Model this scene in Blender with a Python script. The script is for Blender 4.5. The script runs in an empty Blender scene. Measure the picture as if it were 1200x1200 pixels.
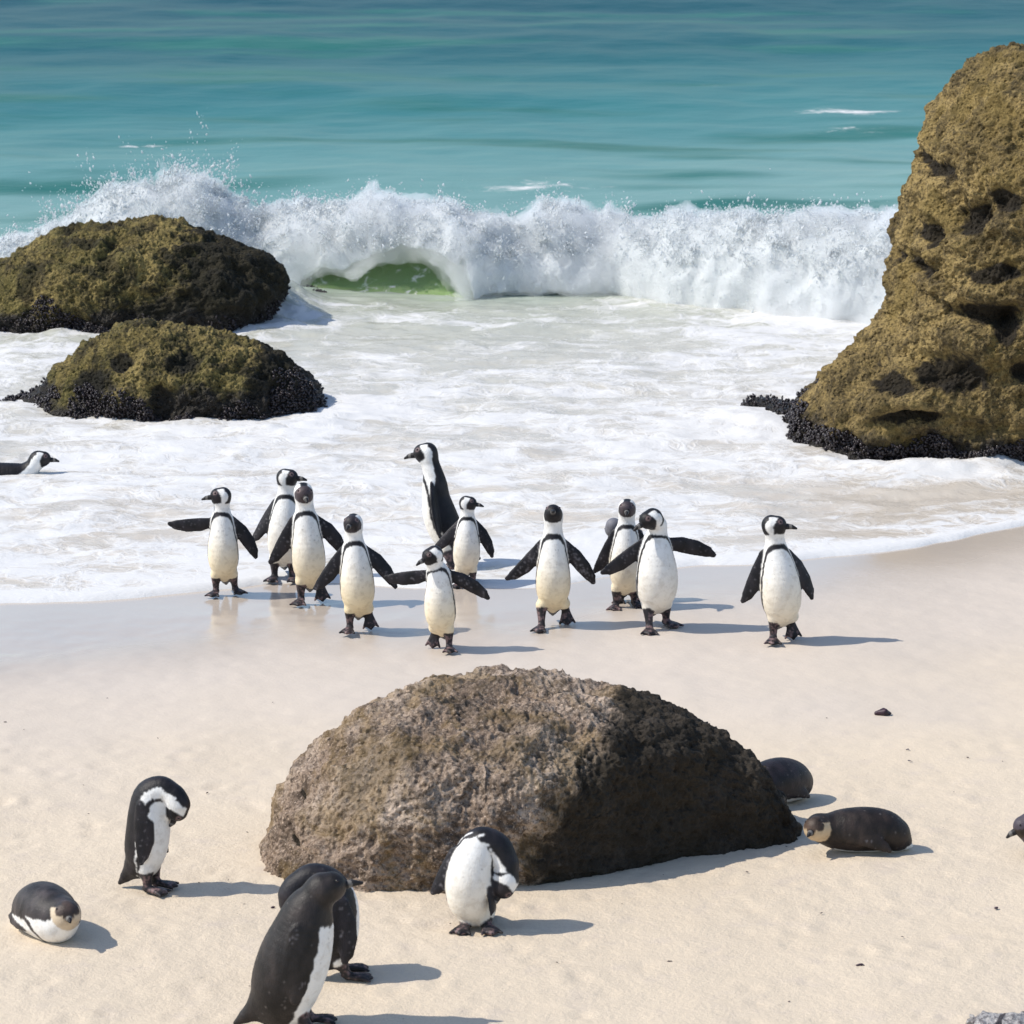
import bpy, bmesh, math, random
import numpy as np
from mathutils import Vector

rnd = random.Random(11)
R = math.radians
SC = bpy.context.scene
COL = SC.collection

# ------------------------------------------------------------------ camera, world, sun, exposure
CAM_Z = 4.5
FPX = 4500.0                       # focal length in pixels of a 1200 px wide frame
PITCH = math.atan(975.0 / FPX)
cam_data = bpy.data.cameras.new('camera')
cam_data.sensor_width = 36.0
cam_data.lens = FPX / 1200.0 * 36.0
cam_data.clip_start = 0.5
cam_data.clip_end = 6000.0
cam_data.dof.use_dof = True
cam_data.dof.focus_distance = 17.5
cam_data.dof.aperture_fstop = 10.0
cam = bpy.data.objects.new('camera', cam_data)
COL.objects.link(cam)
cam.location = (0, 0, CAM_Z)
cam.rotation_euler = (math.pi / 2 - PITCH, 0, 0)
SC.camera = cam

SUN_EL = R(47.0)
SUN_AZ = math.atan2(-0.10, -1.0)   # the sun stands to the left, a touch towards the camera
sun_vec = Vector((math.cos(SUN_EL) * math.cos(SUN_AZ), math.cos(SUN_EL) * math.sin(SUN_AZ), math.sin(SUN_EL)))
world = bpy.data.worlds.new('World')
SC.world = world
world.use_nodes = True
wn = world.node_tree
sky = wn.nodes.new('ShaderNodeTexSky')
sky.sky_type = 'NISHITA'
sky.sun_disc = False
sky.sun_elevation = SUN_EL
sky.sun_rotation = math.atan2(sun_vec.x, sun_vec.y)
sky.air_density = 1.0
sky.dust_density = 0.6
sky.ozone_density = 1.0
bg = wn.nodes['Background']
wn.links.new(sky.outputs[0], bg.inputs[0])
bg.inputs[1].default_value = 0.15
sd = bpy.data.lights.new('sun', 'SUN')
sd.energy = 3.6
sd.angle = R(0.53)
sd.color = (1.0, 0.945, 0.845)
sun = bpy.data.objects.new('sun', sd)
COL.objects.link(sun)
sun.rotation_euler = sun_vec.to_track_quat('Z', 'Y').to_euler()
SC.view_settings.view_transform = 'Standard'
SC.view_settings.look = 'None'
SC.view_settings.exposure = 0.30
SC.view_settings.gamma = 1.0
SC.render.engine = 'CYCLES'
SC.cycles.use_denoising = True
SC.cycles.max_bounces = 14
SC.cycles.volume_bounces = 12
SC.cycles.transmission_bounces = 4
SC.cycles.diffuse_bounces = 3
SC.cycles.glossy_bounces = 3
SC.cycles.caustics_reflective = False
SC.cycles.caustics_refractive = False

# ------------------------------------------------------------------ measuring: photo pixel -> place
CP, SP = math.cos(PITCH), math.sin(PITCH)

def ray(px, py):
    u = (np.asarray(px, float) - 600.0) / FPX
    v = -(np.asarray(py, float) - 600.0) / FPX
    return u, CP + v * SP, -SP + v * CP

def ground(px, py, z=0.0):
    dx, dy, dz = ray(px, py)
    t = (z - CAM_Z) / dz
    return t * dx, t * dy

def on_plane(px, py, Y):
    dx, dy, dz = ray(px, py)
    t = Y / dy
    return t * dx, CAM_Z + t * dz

# ------------------------------------------------------------------ numpy noise
_rs = np.random.RandomState(5)
_PERM = np.concatenate([_rs.permutation(256)] * 3).astype(np.int32)
_GR = _rs.normal(size=(256, 3)).astype(np.float32)
_GR /= np.linalg.norm(_GR, axis=1)[:, None]

def noise3(x, y, z):
    x = np.asarray(x, np.float32); y = np.asarray(y, np.float32); z = np.asarray(z, np.float32)
    x, y, z = np.broadcast_arrays(x, y, z)
    xi = np.floor(x).astype(np.int32); yi = np.floor(y).astype(np.int32); zi = np.floor(z).astype(np.int32)
    xf = x - xi; yf = y - yi; zf = z - zi
    xi &= 255; yi &= 255; zi &= 255
    u = xf * xf * xf * (xf * (xf * 6 - 15) + 10)
    v = yf * yf * yf * (yf * (yf * 6 - 15) + 10)
    w = zf * zf * zf * (zf * (zf * 6 - 15) + 10)
    out = np.zeros(x.shape, np.float32)
    for a in (0, 1):
        for b in (0, 1):
            for c in (0, 1):
                g = _GR[_PERM[_PERM[_PERM[xi + a] + yi + b] + zi + c]]
                d = g[..., 0] * (xf - a) + g[..., 1] * (yf - b) + g[..., 2] * (zf - c)
                out += d * (u if a else 1 - u) * (v if b else 1 - v) * (w if c else 1 - w)
    return out * 1.5

def fbm(x, y, z, octv=4, lac=2.03, gain=0.5, ridged=False):
    s = 0.0; a = 1.0; f = 1.0
    for i in range(octv):
        n = noise3(x * f + 17.3 * i, y * f - 9.1 * i, z * f + 4.7 * i)
        s = s + a * ((1 - 2 * np.abs(n)) if ridged else n)
        f *= lac; a *= gain
    return s

def sstep(a, b, x):
    t = np.clip((x - a) / (b - a), 0, 1)
    return t * t * (3 - 2 * t)

# ------------------------------------------------------------------ surface nets
_EDG = [(0, 1), (2, 3), (4, 5), (6, 7), (0, 2), (1, 3), (4, 6), (5, 7), (0, 4), (1, 5), (2, 6), (3, 7)]
_COR = np.array([[a, b, c] for a in (0, 1) for b in (0, 1) for c in (0, 1)], np.float32)

def surface_nets(F, org, h):
    nx, ny, nz = F.shape
    s = F < 0
    cs = [s[a:nx - 1 + a, b:ny - 1 + b, c:nz - 1 + c] for a in (0, 1) for b in (0, 1) for c in (0, 1)]
    anyv = cs[0].copy(); allv = cs[0].copy()
    for q in cs[1:]:
        anyv |= q; allv &= q
    act = anyv & ~allv
    ids = np.argwhere(act)
    idx = np.full(act.shape, -1, np.int64)
    idx[act] = np.arange(len(ids))
    val = np.stack([F[ids[:, 0] + int(c[0]), ids[:, 1] + int(c[1]), ids[:, 2] + int(c[2])] for c in _COR], 1)
    acc = np.zeros((len(ids), 3), np.float32); cnt = np.zeros(len(ids), np.float32)
    for a, b in _EDG:
        va, vb = val[:, a], val[:, b]
        m = (va < 0) != (vb < 0)
        t = np.where(m, va / np.where(m, va - vb, 1), 0)
        acc += np.where(m[:, None], _COR[a] + (_COR[b] - _COR[a]) * t[:, None], 0)
        cnt += m
    V = org + h * (ids + acc / cnt[:, None])
    quads = []
    sh = F.shape
    for ax in range(3):
        o1, o2 = [(1, 2), (2, 0), (0, 1)][ax]
        sl0 = [slice(None)] * 3; sl1 = [slice(None)] * 3
        sl0[ax] = slice(0, sh[ax] - 1); sl1[ax] = slice(1, sh[ax])
        for o in (o1, o2):
            sl0[o] = slice(1, sh[o] - 1); sl1[o] = slice(1, sh[o] - 1)
        A = s[tuple(sl0)]; B = s[tuple(sl1)]
        e = np.argwhere(A != B)
        if not len(e):
            continue
        flip = A[e[:, 0], e[:, 1], e[:, 2]]
        e = e.copy(); e[:, o1] += 1; e[:, o2] += 1
        def cell(d1, d2):
            c = e.copy(); c[:, o1] -= d1; c[:, o2] -= d2
            return idx[c[:, 0], c[:, 1], c[:, 2]]
        q = np.stack([cell(1, 1), cell(0, 1), cell(0, 0), cell(1, 0)], 1)
        q[~flip] = q[~flip][:, ::-1]
        quads.append(q)
    return V.astype(np.float32), np.concatenate(quads)

# ------------------------------------------------------------------ mesh helpers
def build(name, V, faces, mat=None, parent=None, smooth=True, attrs=None, cols=None, loc=None):
    V = np.asarray(V, np.float32); faces = np.asarray(faces, np.int32)
    me = bpy.data.meshes.new(name)
    n, k = faces.shape
    me.vertices.add(len(V)); me.vertices.foreach_set('co', V.ravel())
    me.loops.add(n * k); me.loops.foreach_set('vertex_index', faces.ravel())
    me.polygons.add(n)
    me.polygons.foreach_set('loop_start', np.arange(n, dtype=np.int32) * k)
    if smooth:
        me.polygons.foreach_set('use_smooth', np.ones(n, bool))
    me.update(calc_edges=True)
    for an, av in (attrs or {}).items():
        at = me.attributes.new(an, 'FLOAT', 'POINT'); at.data.foreach_set('value', np.asarray(av, np.float32).ravel())
    for an, av in (cols or {}).items():
        at = me.attributes.new(an, 'FLOAT_COLOR', 'POINT')
        c4 = np.ones((len(V), 4), np.float32); c4[:, :3] = av
        at.data.foreach_set('color', c4.ravel())
    if mat: me.materials.append(mat)
    o = bpy.data.objects.new(name, me)
    COL.objects.link(o)
    if parent: o.parent = parent
    if loc is not None: o.location = loc
    return o

def tag(o, label=None, cat=None, group=None, kind=None):
    if label: o['label'] = label
    if cat: o['category'] = cat
    if group: o['group'] = group
    if kind: o['kind'] = kind
    return o

def grid_faces(nu, nv):
    i, j = np.meshgrid(np.arange(nu - 1), np.arange(nv - 1), indexing='ij')
    a = (i * nv + j).ravel()
    return np.stack([a, a + nv, a + nv + 1, a + 1], 1)

def smooth_axis(segs):
    out = []
    for a, b, st in segs:
        n = max(1, int(round((b - a) / st)))
        out.extend(np.linspace(a, b, n, endpoint=False))
    out.append(segs[-1][1])
    return np.array(out)

_ICO_V = []
_ICO_F = []
def _ico():
    bm = bmesh.new(); bmesh.ops.create_icosphere(bm, subdivisions=1, radius=1.0)
    bm.verts.ensure_lookup_table()
    v = np.array([q.co[:] for q in bm.verts], np.float32)
    f = np.array([[q.index for q in p.verts] for p in bm.faces], np.int32)
    bm.free(); return v, f
_ICO_V, _ICO_F = _ico()

def scatter_blobs(centres, radii, axes=None):
    """many small ellipsoids in one mesh; axes: (n,3,3) stretched frames"""
    n = len(centres); k = len(_ICO_V)
    if axes is None:
        P = _ICO_V[None] * np.asarray(radii)[:, None, None] + np.asarray(centres)[:, None, :]
    else:
        P = np.einsum('kj,njd->nkd', _ICO_V, axes) * np.asarray(radii)[:, None, None] + np.asarray(centres)[:, None, :]
    Fc = _ICO_F[None] + (np.arange(n) * k)[:, None, None]
    return P.reshape(-1, 3), Fc.reshape(-1, 3)

# ------------------------------------------------------------------ material helper
class NT:
    def __init__(self, name):
        self.m = bpy.data.materials.new(name); self.m.use_nodes = True
        self.t = self.m.node_tree; self.t.nodes.clear()
        self.out = self.t.nodes.new('ShaderNodeOutputMaterial')
    def n(self, typ, ins=None, **kw):
        nd = self.t.nodes.new(typ)
        for k, v in kw.items(): setattr(nd, k, v)
        for k, v in (ins or {}).items(): self.set(nd.inputs[k], v)
        return nd
    def set(self, sock, v):
        if isinstance(v, bpy.types.NodeSocket): self.t.links.new(v, sock)
        elif isinstance(v, (tuple, list)) and sock.type == 'RGBA' and len(v) == 3: sock.default_value = (*v, 1)
        else: sock.default_value = v
    def math(self, op, a, b=0.0, c=0.0, clamp=False):
        nd = self.n('ShaderNodeMath', operation=op, use_clamp=clamp)
        self.set(nd.inputs[0], a); self.set(nd.inputs[1], b); self.set(nd.inputs[2], c)
        return nd.outputs[0]
    def mix(self, f, a, b, blend='MIX'):
        nd = self.n('ShaderNodeMix', data_type='RGBA', blend_type=blend)
        self.set(nd.inputs[0], f); self.set(nd.inputs[6], a); self.set(nd.inputs[7], b)
        return nd.outputs[2]
    def mixf(self, f, a, b):
        nd = self.n('ShaderNodeMix', data_type='FLOAT')
        self.set(nd.inputs[0], f); self.set(nd.inputs[2], a); self.set(nd.inputs[3], b)
        return nd.outputs[0]
    def step(self, x, a, b, lo=0.0, hi=1.0):
        nd = self.n('ShaderNodeMapRange', interpolation_type='SMOOTHSTEP')
        for i, v in enumerate((x, a, b, lo, hi)): self.set(nd.inputs[i], v)
        return nd.outputs[0]
    def coord(self, scale=(1, 1, 1)):
        tc = self.n('ShaderNodeTexCoord')
        mp = self.n('ShaderNodeMapping', {'Vector': tc.outputs['Object'], 'Scale': scale})
        return mp.outputs[0]
    def noise(self, vec, scale, detail=4.0, rough=0.55, dist=0.0):
        return self.n('ShaderNodeTexNoise', {'Vector': vec, 'Scale': scale, 'Detail': detail, 'Roughness': rough, 'Distortion': dist}).outputs[0]
    def voro(self, vec, scale, feature='F1', rand=1.0):
        return self.n('ShaderNodeTexVoronoi', {'Vector': vec, 'Scale': scale, 'Randomness': rand}, feature=feature).outputs['Distance']
    def attr(self, name, fac=True):
        nd = self.n('ShaderNodeAttribute', attribute_name=name)
        return nd.outputs['Fac'] if fac else nd.outputs['Color']
    def ramp(self, f, stops, interp='LINEAR'):
        nd = self.n('ShaderNodeValToRGB', {'Fac': f}); cr = nd.color_ramp; cr.interpolation = interp
        while len(cr.elements) < len(stops): cr.elements.new(0.5)
        for e, (p, c) in zip(cr.elements, stops): e.position = p; e.color = (*c, 1)
        return nd.outputs[0]
    def bump(self, h, strength, dist, normal=None):
        nd = self.n('ShaderNodeBump', {'Height': h, 'Strength': strength, 'Distance': dist})
        if normal is not None: self.set(nd.inputs['Normal'], normal)
        return nd.outputs[0]
    def pbr(self, **kw):
        nd = self.n('ShaderNodeBsdfPrincipled', kw)
        self.t.links.new(nd.outputs[0], self.out.inputs[0]); return nd

# ------------------------------------------------------------------ shoreline and wave lines (measured on the photo, in metres)
_sl = [(-700, 745), (-200, 716), (0, 708), (130, 703), (210, 696), (270, 689), (345, 680), (430, 686), (500, 692), (590, 689),
       (660, 688), (720, 672), (790, 664), (880, 662), (960, 655), (1060, 645), (1130, 632), (1200, 615), (1400, 590), (1900, 560)]
_sx, _sy = ground([p[0] for p in _sl], [p[1] for p in _sl])
_ox = np.linspace(-9, 9, 1200)
_oy = np.interp(_ox, _sx, _sy)
_k = np.hanning(41); _k /= _k.sum()
_oy = np.convolve(np.pad(_oy, 20, mode='edge'), _k, 'valid')
def shore(x):
    y = np.interp(x, _ox, _oy)
    return y + 0.05 * noise3(x * 2.1, 3.3, 0.5) + 0.025 * noise3(x * 6.3, 1.3, 0.5)

# ------------------------------------------------------------------ materials
def mat_sand():
    k = NT('beach_sand')
    v = k.coord()
    wet = k.attr('wet')
    big = k.noise(v, 0.8, 3)
    mid = k.noise(v, 6.0, 5, 0.6)
    fine = k.noise(v, 260.0, 2, 0.6)
    grain = k.noise(v, 70.0, 4, 0.7)
    dry = k.mix(big, (0.61, 0.505, 0.38), (0.66, 0.555, 0.43))
    dry = k.mix(k.step(mid, 0.5, 0.75), dry, (0.59, 0.495, 0.395))
    dry = k.mix(k.math('MULTIPLY', k.step(grain, 0.60, 0.72), 0.35), dry, (0.36, 0.29, 0.22))
    dry = k.mix(k.step(k.attr('damp'), 0.0, 1.0), dry, k.mix(big, (0.545, 0.470, 0.395), (0.60, 0.52, 0.445)))
    wetc = k.mix(big, (0.47, 0.40, 0.335), (0.53, 0.455, 0.385))
    wn_ = k.math('ADD', wet, k.math('MULTIPLY', k.math('SUBTRACT', mid, 0.5), 0.35))
    wm = k.step(wn_, 0.15, 0.85)
    col = k.mix(wm, dry, wetc)
    h = k.math('ADD', k.math('MULTIPLY', grain, 0.6), k.math('MULTIPLY', fine, 0.25))
    tr = k.noise(v, 26.0, 4, 0.65)
    h = k.math('ADD', h, k.math('MULTIPLY', tr, 1.3))
    h = k.math('ADD', h, k.math('MULTIPLY', mid, 0.5))
    st = k.mixf(wm, k.mixf(k.attr('near'), 0.16, 0.5), 0.03)
    b = k.bump(h, st, 0.012)
    film = k.attr('film')
    k.pbr(**{'Base Color': col, 'Roughness': k.mixf(film, 0.80, 0.10), 'Specular IOR Level': k.mixf(film, 0.15, 0.65), 'Normal': b})
    return k.m

def mat_sea():
    k = NT('sea_water')
    v = k.coord()
    off = k.attr('offshore')
    foam = k.attr('foam')
    tone = k.noise(k.coord((0.10, 0.32, 1)), 1.0, 3, 0.5)
    f = k.math('DIVIDE', k.math('ADD', off, k.math('MULTIPLY', k.math('SUBTRACT', tone, 0.5), k.math('MULTIPLY', off, 0.12))), 60.0)
    col = k.ramp(f, [(0.0, (0.53, 0.465, 0.39)), (0.05, (0.54, 0.495, 0.435)), (0.105, (0.50, 0.48, 0.42)), (0.142, (0.42, 0.43, 0.36)),
                     (0.18, (0.18, 0.33, 0.29)), (0.235, (0.165, 0.300, 0.285)), (0.29, (0.095, 0.235, 0.232)), (0.37, (0.030, 0.158, 0.165)), (0.47, (0.007, 0.092, 0.105)), (0.62, (0.003, 0.062, 0.082))])
    green = k.noise(k.coord((0.16, 0.5, 1)), 1.3, 2)
    col = k.mix(k.math('MULTIPLY', k.step(green, 0.5, 0.7), k.step(off, 9.5, 14)), col, (0.016, 0.125, 0.105))
    # foam lace and patches
    warp = k.n('ShaderNodeTexNoise', {'Vector': v, 'Scale': 2.2, 'Detail': 3.0})
    wv = k.n('ShaderNodeVectorMath', {0: warp.outputs['Color'], 1: (0.5, 0.5, 0.5)}, operation='SUBTRACT').outputs[0]
    wv = k.n('ShaderNodeVectorMath', {0: wv, 'Scale': 0.55}, operation='SCALE').outputs[0]
    vw = k.n('ShaderNodeVectorMath', {0: v, 1: wv}, operation='ADD').outputs[0]
    vs = k.n('ShaderNodeMapping', {'Vector': vw, 'Scale': (0.62, 1.0, 1.0)}).outputs[0]
    n1 = k.noise(vs, 3.4, 7, 0.62, 0.6)
    n2 = k.noise(vs, 15.0, 4, 0.6)
    lace = k.voro(vs, 5.0, 'DISTANCE_TO_EDGE')
    lace2 = k.voro(vs, 12.0, 'DISTANCE_TO_EDGE')
    lc = k.math('MAXIMUM', k.step(lace, 0.0, 0.10, 1, 0), k.math('MULTIPLY', k.step(lace2, 0.0, 0.14, 1, 0), 0.6))
    dens = k.math('ADD', foam, k.math('MULTIPLY', k.math('SUBTRACT', n1, 0.5), 1.5))
    dens = k.math('ADD', dens, k.math('MULTIPLY', k.math('SUBTRACT', n2, 0.5), 0.35))
    dens = k.math('ADD', dens, k.math('MULTIPLY', lc, k.math('MULTIPLY', foam, 0.28)))
    mask = k.math('MULTIPLY', k.step(dens, 0.38, 0.86), k.step(foam, 0.03, 0.2))
    col2 = k.mix(mask, col, (0.67, 0.66, 0.65))
    rip = k.noise(k.coord((1.1, 2.2, 1)), 1.6, 5, 0.55, 0.3)
    rip2 = k.noise(k.coord((1.0, 1.6, 1)), 9.0, 4, 0.55)
    hh = k.math('ADD', rip, k.math('MULTIPLY', rip2, 0.22))
    b = k.bump(hh, k.mixf(k.step(off, 6, 12), 0.08, 0.15), 0.10)
    hf = k.math('ADD', k.math('MULTIPLY', mask, 0.5), k.math('MULTIPLY', n2, 0.7))
    b2 = k.bump(hf, k.math('MULTIPLY', k.step(foam, 0.02, 0.3), 0.40), 0.022, b)
    k.pbr(**{'Base Color': col2, 'Roughness': k.mixf(mask, k.mixf(k.step(off, 8, 14), 0.16, 0.34), 0.7), 'Specular IOR Level': k.mixf(mask, k.mixf(k.step(off, 8, 14), 0.15, 0.05), 0.1), 'IOR': 1.33, 'Normal': b2})
    return k.m

def mat_wave():
    k = NT('wave_water')
    v = k.coord((1, 1, 1))
    n = k.noise(k.coord((0.8, 2, 2.5)), 1.7, 4, 0.55, 0.4)
    n2 = k.noise(v, 9, 5, 0.6, 0.4)
    top = k.attr('up')
    col = k.mix(n, (0.17, 0.27, 0.10), (0.27, 0.37, 0.18))
    col = k.mix(k.step(top, 0.5, 1.0), col, (0.16, 0.33, 0.30))
    fm = k.step(k.math('ADD', n2, k.math('MULTIPLY', n, 0.35)), 0.70, 0.90)
    col = k.mix(fm, col, (0.8, 0.81, 0.8))
    b = k.bump(n2, 0.35, 0.04)
    k.pbr(**{'Base Color': col, 'Roughness': k.mixf(fm, 0.12, 0.7), 'Specular IOR Level': 0.35, 'IOR': 1.33, 'Normal': b,
             'Subsurface Weight': 0.5, 'Subsurface Radius': (0.2, 0.4, 0.15), 'Subsurface Scale': 0.5})
    return k.m

def mat_foam():
    k = NT('sea_foam')
    v = k.coord()
    n = k.noise(v, 42, 4, 0.65)
    big = k.noise(v, 5, 3)
    b = k.bump(n, 0.6, 0.02)
    col = k.mix(big, (0.80, 0.83, 0.84), (0.88, 0.89, 0.89))
    p = k.n('ShaderNodeBsdfPrincipled', {'Base Color': col, 'Roughness': 0.6, 'Specular IOR Level': 0.25, 'Normal': b})
    tr = k.n('ShaderNodeBsdfTranslucent', {'Color': (0.84, 0.88, 0.90, 1), 'Normal': b})
    mx = k.n('ShaderNodeMixShader', {0: 0.42, 1: p.outputs[0], 2: tr.outputs[0]})
    k.t.links.new(mx.outputs[0], k.out.inputs[0])
    return k.m

def mat_mist():
    k = NT('spray_mist')
    vs = k.n('ShaderNodeVolumePrincipled', {'Color': (0.985, 0.992, 1.0, 1), 'Density': 6.5, 'Anisotropy': 0.25})
    k.t.links.new(vs.outputs[0], k.out.inputs['Volume'])
    return k.m

def mat_rock(name, light, mid, dark, stain_shade, algae_amt, algae, wet_z, wet_col=(0.022, 0.018, 0.014), pit=0.5, blotch=0.0):
    k = NT(name)
    v = k.coord()
    big = k.noise(v, 1.7, 5, 0.6, 0.5)
    med = k.noise(v, 9.0, 6, 0.65, 0.3)
    fine = k.noise(v, 48.0, 5, 0.7)
    vor = k.voro(v, 34.0)
    z = k.n('ShaderNodeSeparateXYZ', {0: v}).outputs[2]
    col = k.mix(k.step(big, 0.40, 0.60), mid, light)
    col = k.mix(k.math('MULTIPLY', k.step(med, 0.47, 0.62), 0.75), col, dark)
    col = k.mix(k.math('MULTIPLY', k.step(fine, 0.50, 0.60), 0.75), col, dark)
    col = k.mix(k.math('MULTIPLY', k.step(fine, 0.36, 0.46, 1, 0), 0.55), col, light)
    spk = k.noise(v, 120.0, 3, 0.6)
    col = k.mix(k.math('MULTIPLY', k.step(spk, 0.60, 0.68), 0.5), col, tuple(min(1.0, q * 1.6) for q in light))
    col = k.mix(k.math('MULTIPLY', k.step(spk, 0.34, 0.42, 1, 0), 0.6), col, dark)
    an = k.noise(v, 2.6, 6, 0.65, 0.8)
    col = k.mix(k.math('MULTIPLY', k.step(an, 0.46, 0.60), algae_amt), col, algae)
    bl = k.noise(v, 3.1, 6, 0.68, 0.6)
    col = k.mix(k.math('MULTIPLY', k.step(bl, 0.50, 0.60), blotch), col, stain_shade)
    st = k.attr('stain_shade')
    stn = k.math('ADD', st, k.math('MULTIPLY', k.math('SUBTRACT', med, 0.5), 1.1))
    col = k.mix(k.math('MULTIPLY', k.step(stn, 0.35, 0.7), 0.94), col, stain_shade)  # one mask for painted shade and for real dark marks
    if wet_z is not None:
        zz = k.math('ADD', z, k.math('MULTIPLY', k.math('SUBTRACT', k.noise(v, 4.0, 5, 0.65), 0.5), -0.55))
        wm = k.step(zz, wet_z, wet_z + 0.14, 1, 0)
        col = k.mix(wm, col, wet_col)
        rough = k.mixf(wm, 0.85, 0.38)
    else:
        rough = 0.88
    h = k.math('ADD', k.math('MULTIPLY', med, 1.0), k.math('MULTIPLY', fine, 0.55))
    h = k.math('ADD', h, k.math('MULTIPLY', k.step(vor, 0.0, 0.5), pit))
    b = k.bump(h, 1.0, 0.035)
    k.pbr(**{'Base Color': col, 'Roughness': rough, 'Specular IOR Level': 0.3, 'Normal': b})
    return k.m

def mat_simple(name, c1, c2, scale, rough, spec=0.4, bump=0.2, bd=0.005):
    k = NT(name); v = k.coord()
    n = k.noise(v, scale, 5, 0.6)
    k.pbr(**{'Base Color': k.mix(k.step(n, 0.35, 0.65), c1, c2), 'Roughness': rough, 'Specular IOR Level': spec, 'Normal': k.bump(n, bump, bd)})
    return k.m

def mat_penguin():
    k = NT('penguin_plumage'); v = k.coord()
    c = k.attr('plumage', False)
    n = k.noise(k.coord((1, 1, 0.45)), 190, 3, 0.6)
    n2 = k.noise(v, 34, 4, 0.6)
    c2 = k.mix(k.math('MULTIPLY', k.step(n2, 0.45, 0.70), 0.35), c, k.mix(1.0, c, (0.55, 0.5, 0.44), 'MULTIPLY'))
    b = k.bump(k.math('ADD', n, k.math('MULTIPLY', n2, 0.8)), 0.45, 0.004)
    k.pbr(**{'Base Color': c2, 'Roughness': 0.50, 'Specular IOR Level': 0.28, 'Sheen Weight': 0.02, 'Sheen Roughness': 0.4, 'Normal': b})
    return k.m

M_SAND = mat_sand(); M_SEA = mat_sea(); M_WAVE = mat_wave(); M_MIST = mat_mist(); M_FOAM = mat_foam(); M_PENG = mat_penguin()
M_MUSSEL = mat_simple('mussel_shell', (0.010, 0.008, 0.010), (0.034, 0.024, 0.026), 60, 0.36, 0.45)
M_EYE = mat_simple('dark_eye', (0.01, 0.007, 0.006), (0.02, 0.012, 0.01), 40, 0.1, 0.5, 0.0)
M_WEED = mat_simple('dry_seaweed', (0.045, 0.018, 0.03), (0.02, 0.01, 0.016), 30, 0.5)
M_PEBBLE = mat_simple('grey_pebble', (0.10, 0.09, 0.11), (0.2, 0.18, 0.18), 30, 0.7)
M_ROCK_MID = mat_rock('brown_granite', (0.58, 0.46, 0.365), (0.30, 0.218, 0.16), (0.085, 0.060, 0.043), (0.020, 0.016, 0.011), 0.50, (0.25, 0.165, 0.06), None, pit=0.35, blotch=0.32)
M_ROCK_LEFT = mat_rock('algae_granite', (0.31, 0.235, 0.085), (0.155, 0.12, 0.038), (0.04, 0.034, 0.015), (0.011, 0.010, 0.006), 0.40, (0.075, 0.075, 0.016), 0.12, blotch=0.75)
M_ROCK_RIGHT = mat_rock('golden_granite', (0.34, 0.245, 0.098), (0.185, 0.132, 0.05), (0.05, 0.037, 0.017), (0.013, 0.010, 0.007), 0.40, (0.17, 0.12, 0.028), 0.10, blotch=0.40)
M_ROCK_PALE = mat_rock('pale_granite', (0.56, 0.53, 0.50), (0.42, 0.40, 0.39), (0.10, 0.09, 0.10), (0.05, 0.045, 0.05), 0.1, (0.3, 0.28, 0.22), None, pit=0.2, blotch=0.3)

# ------------------------------------------------------------------ sand
def make_sand():
    xs = smooth_axis([(-900, -60, 60), (-60, -8, 2.0), (-8, -3.6, 0.12), (-3.6, 3.6, 0.024), (3.6, 8, 0.12), (8, 60, 2.0), (60, 900, 60)])
    ys = smooth_axis([(-80, 0, 8), (0, 10, 0.6), (10, 12.2, 0.12), (12.2, 21.0, 0.028), (21, 32, 0.4), (32, 60, 2), (60, 1500, 90)])
    X, Y = np.meshgrid(xs, ys, indexing='ij')
    d = Y - shore(X)                                  # >0 under the water
    near = 1 - sstep(-1.3, 0.1, d)
    lump = fbm(X * 1.6, Y * 1.6, 0.3, 3) * 0.010 + fbm(X * 12, Y * 12, 2.3, 3) * 0.0028
    z = near * lump + 0.012 * fbm(X * 0.5, Y * 0.5, 7.1, 2)
    # trodden dents in the dry sand near the camera
    rr = np.random.RandomState(3)
    m = (np.abs(X) < 3.6) & (Y > 12.2) & (Y < 17.2)
    xm, ym = X[m], Y[m]; dz = np.zeros(len(xm))
    for i in range(900):
        cx, cy = rr.uniform(-3.4, 3.4), rr.uniform(12.3, 16.2)
        r = rr.uniform(0.022, 0.05)
        q2 = ((xm - cx) ** 2 + ((ym - cy) * 0.8) ** 2) / r ** 2
        s = q2 < 9
        dz[s] += rr.uniform(0.002, 0.007) * (-np.exp(-q2[s] * 1.3) + 0.45 * np.exp(-(np.sqrt(q2[s]) - 1.5) ** 2 * 3))
    z[m] += dz * sstep(17.0, 15.5, ym)
    z = z - np.clip(d, 0, None) * 0.05
    z = np.maximum(z, -3.0)
    wv = 0.25 * fbm(X * 0.7, Y * 0.7, 1.2, 3)
    wet = sstep(-2.3, -0.55, d + wv + 0.28 * np.clip(X, -3, 3) * -1 - 0.35)
    film = sstep(-2.0, -0.3, d + 0.6 * wv - 0.16 * np.clip(X, -3, 3))
    V = np.stack([X, Y, z], -1).reshape(-1, 3)
    o = build('sand', V, grid_faces(len(xs), len(ys)), M_SAND, attrs={'wet': wet, 'film': film, 'damp': sstep(-4.6, -1.2, d + 2 * wv), 'near': sstep(17.0, 14.0, Y + wv)})
    tag(o, kind='structure')
make_sand()

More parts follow.
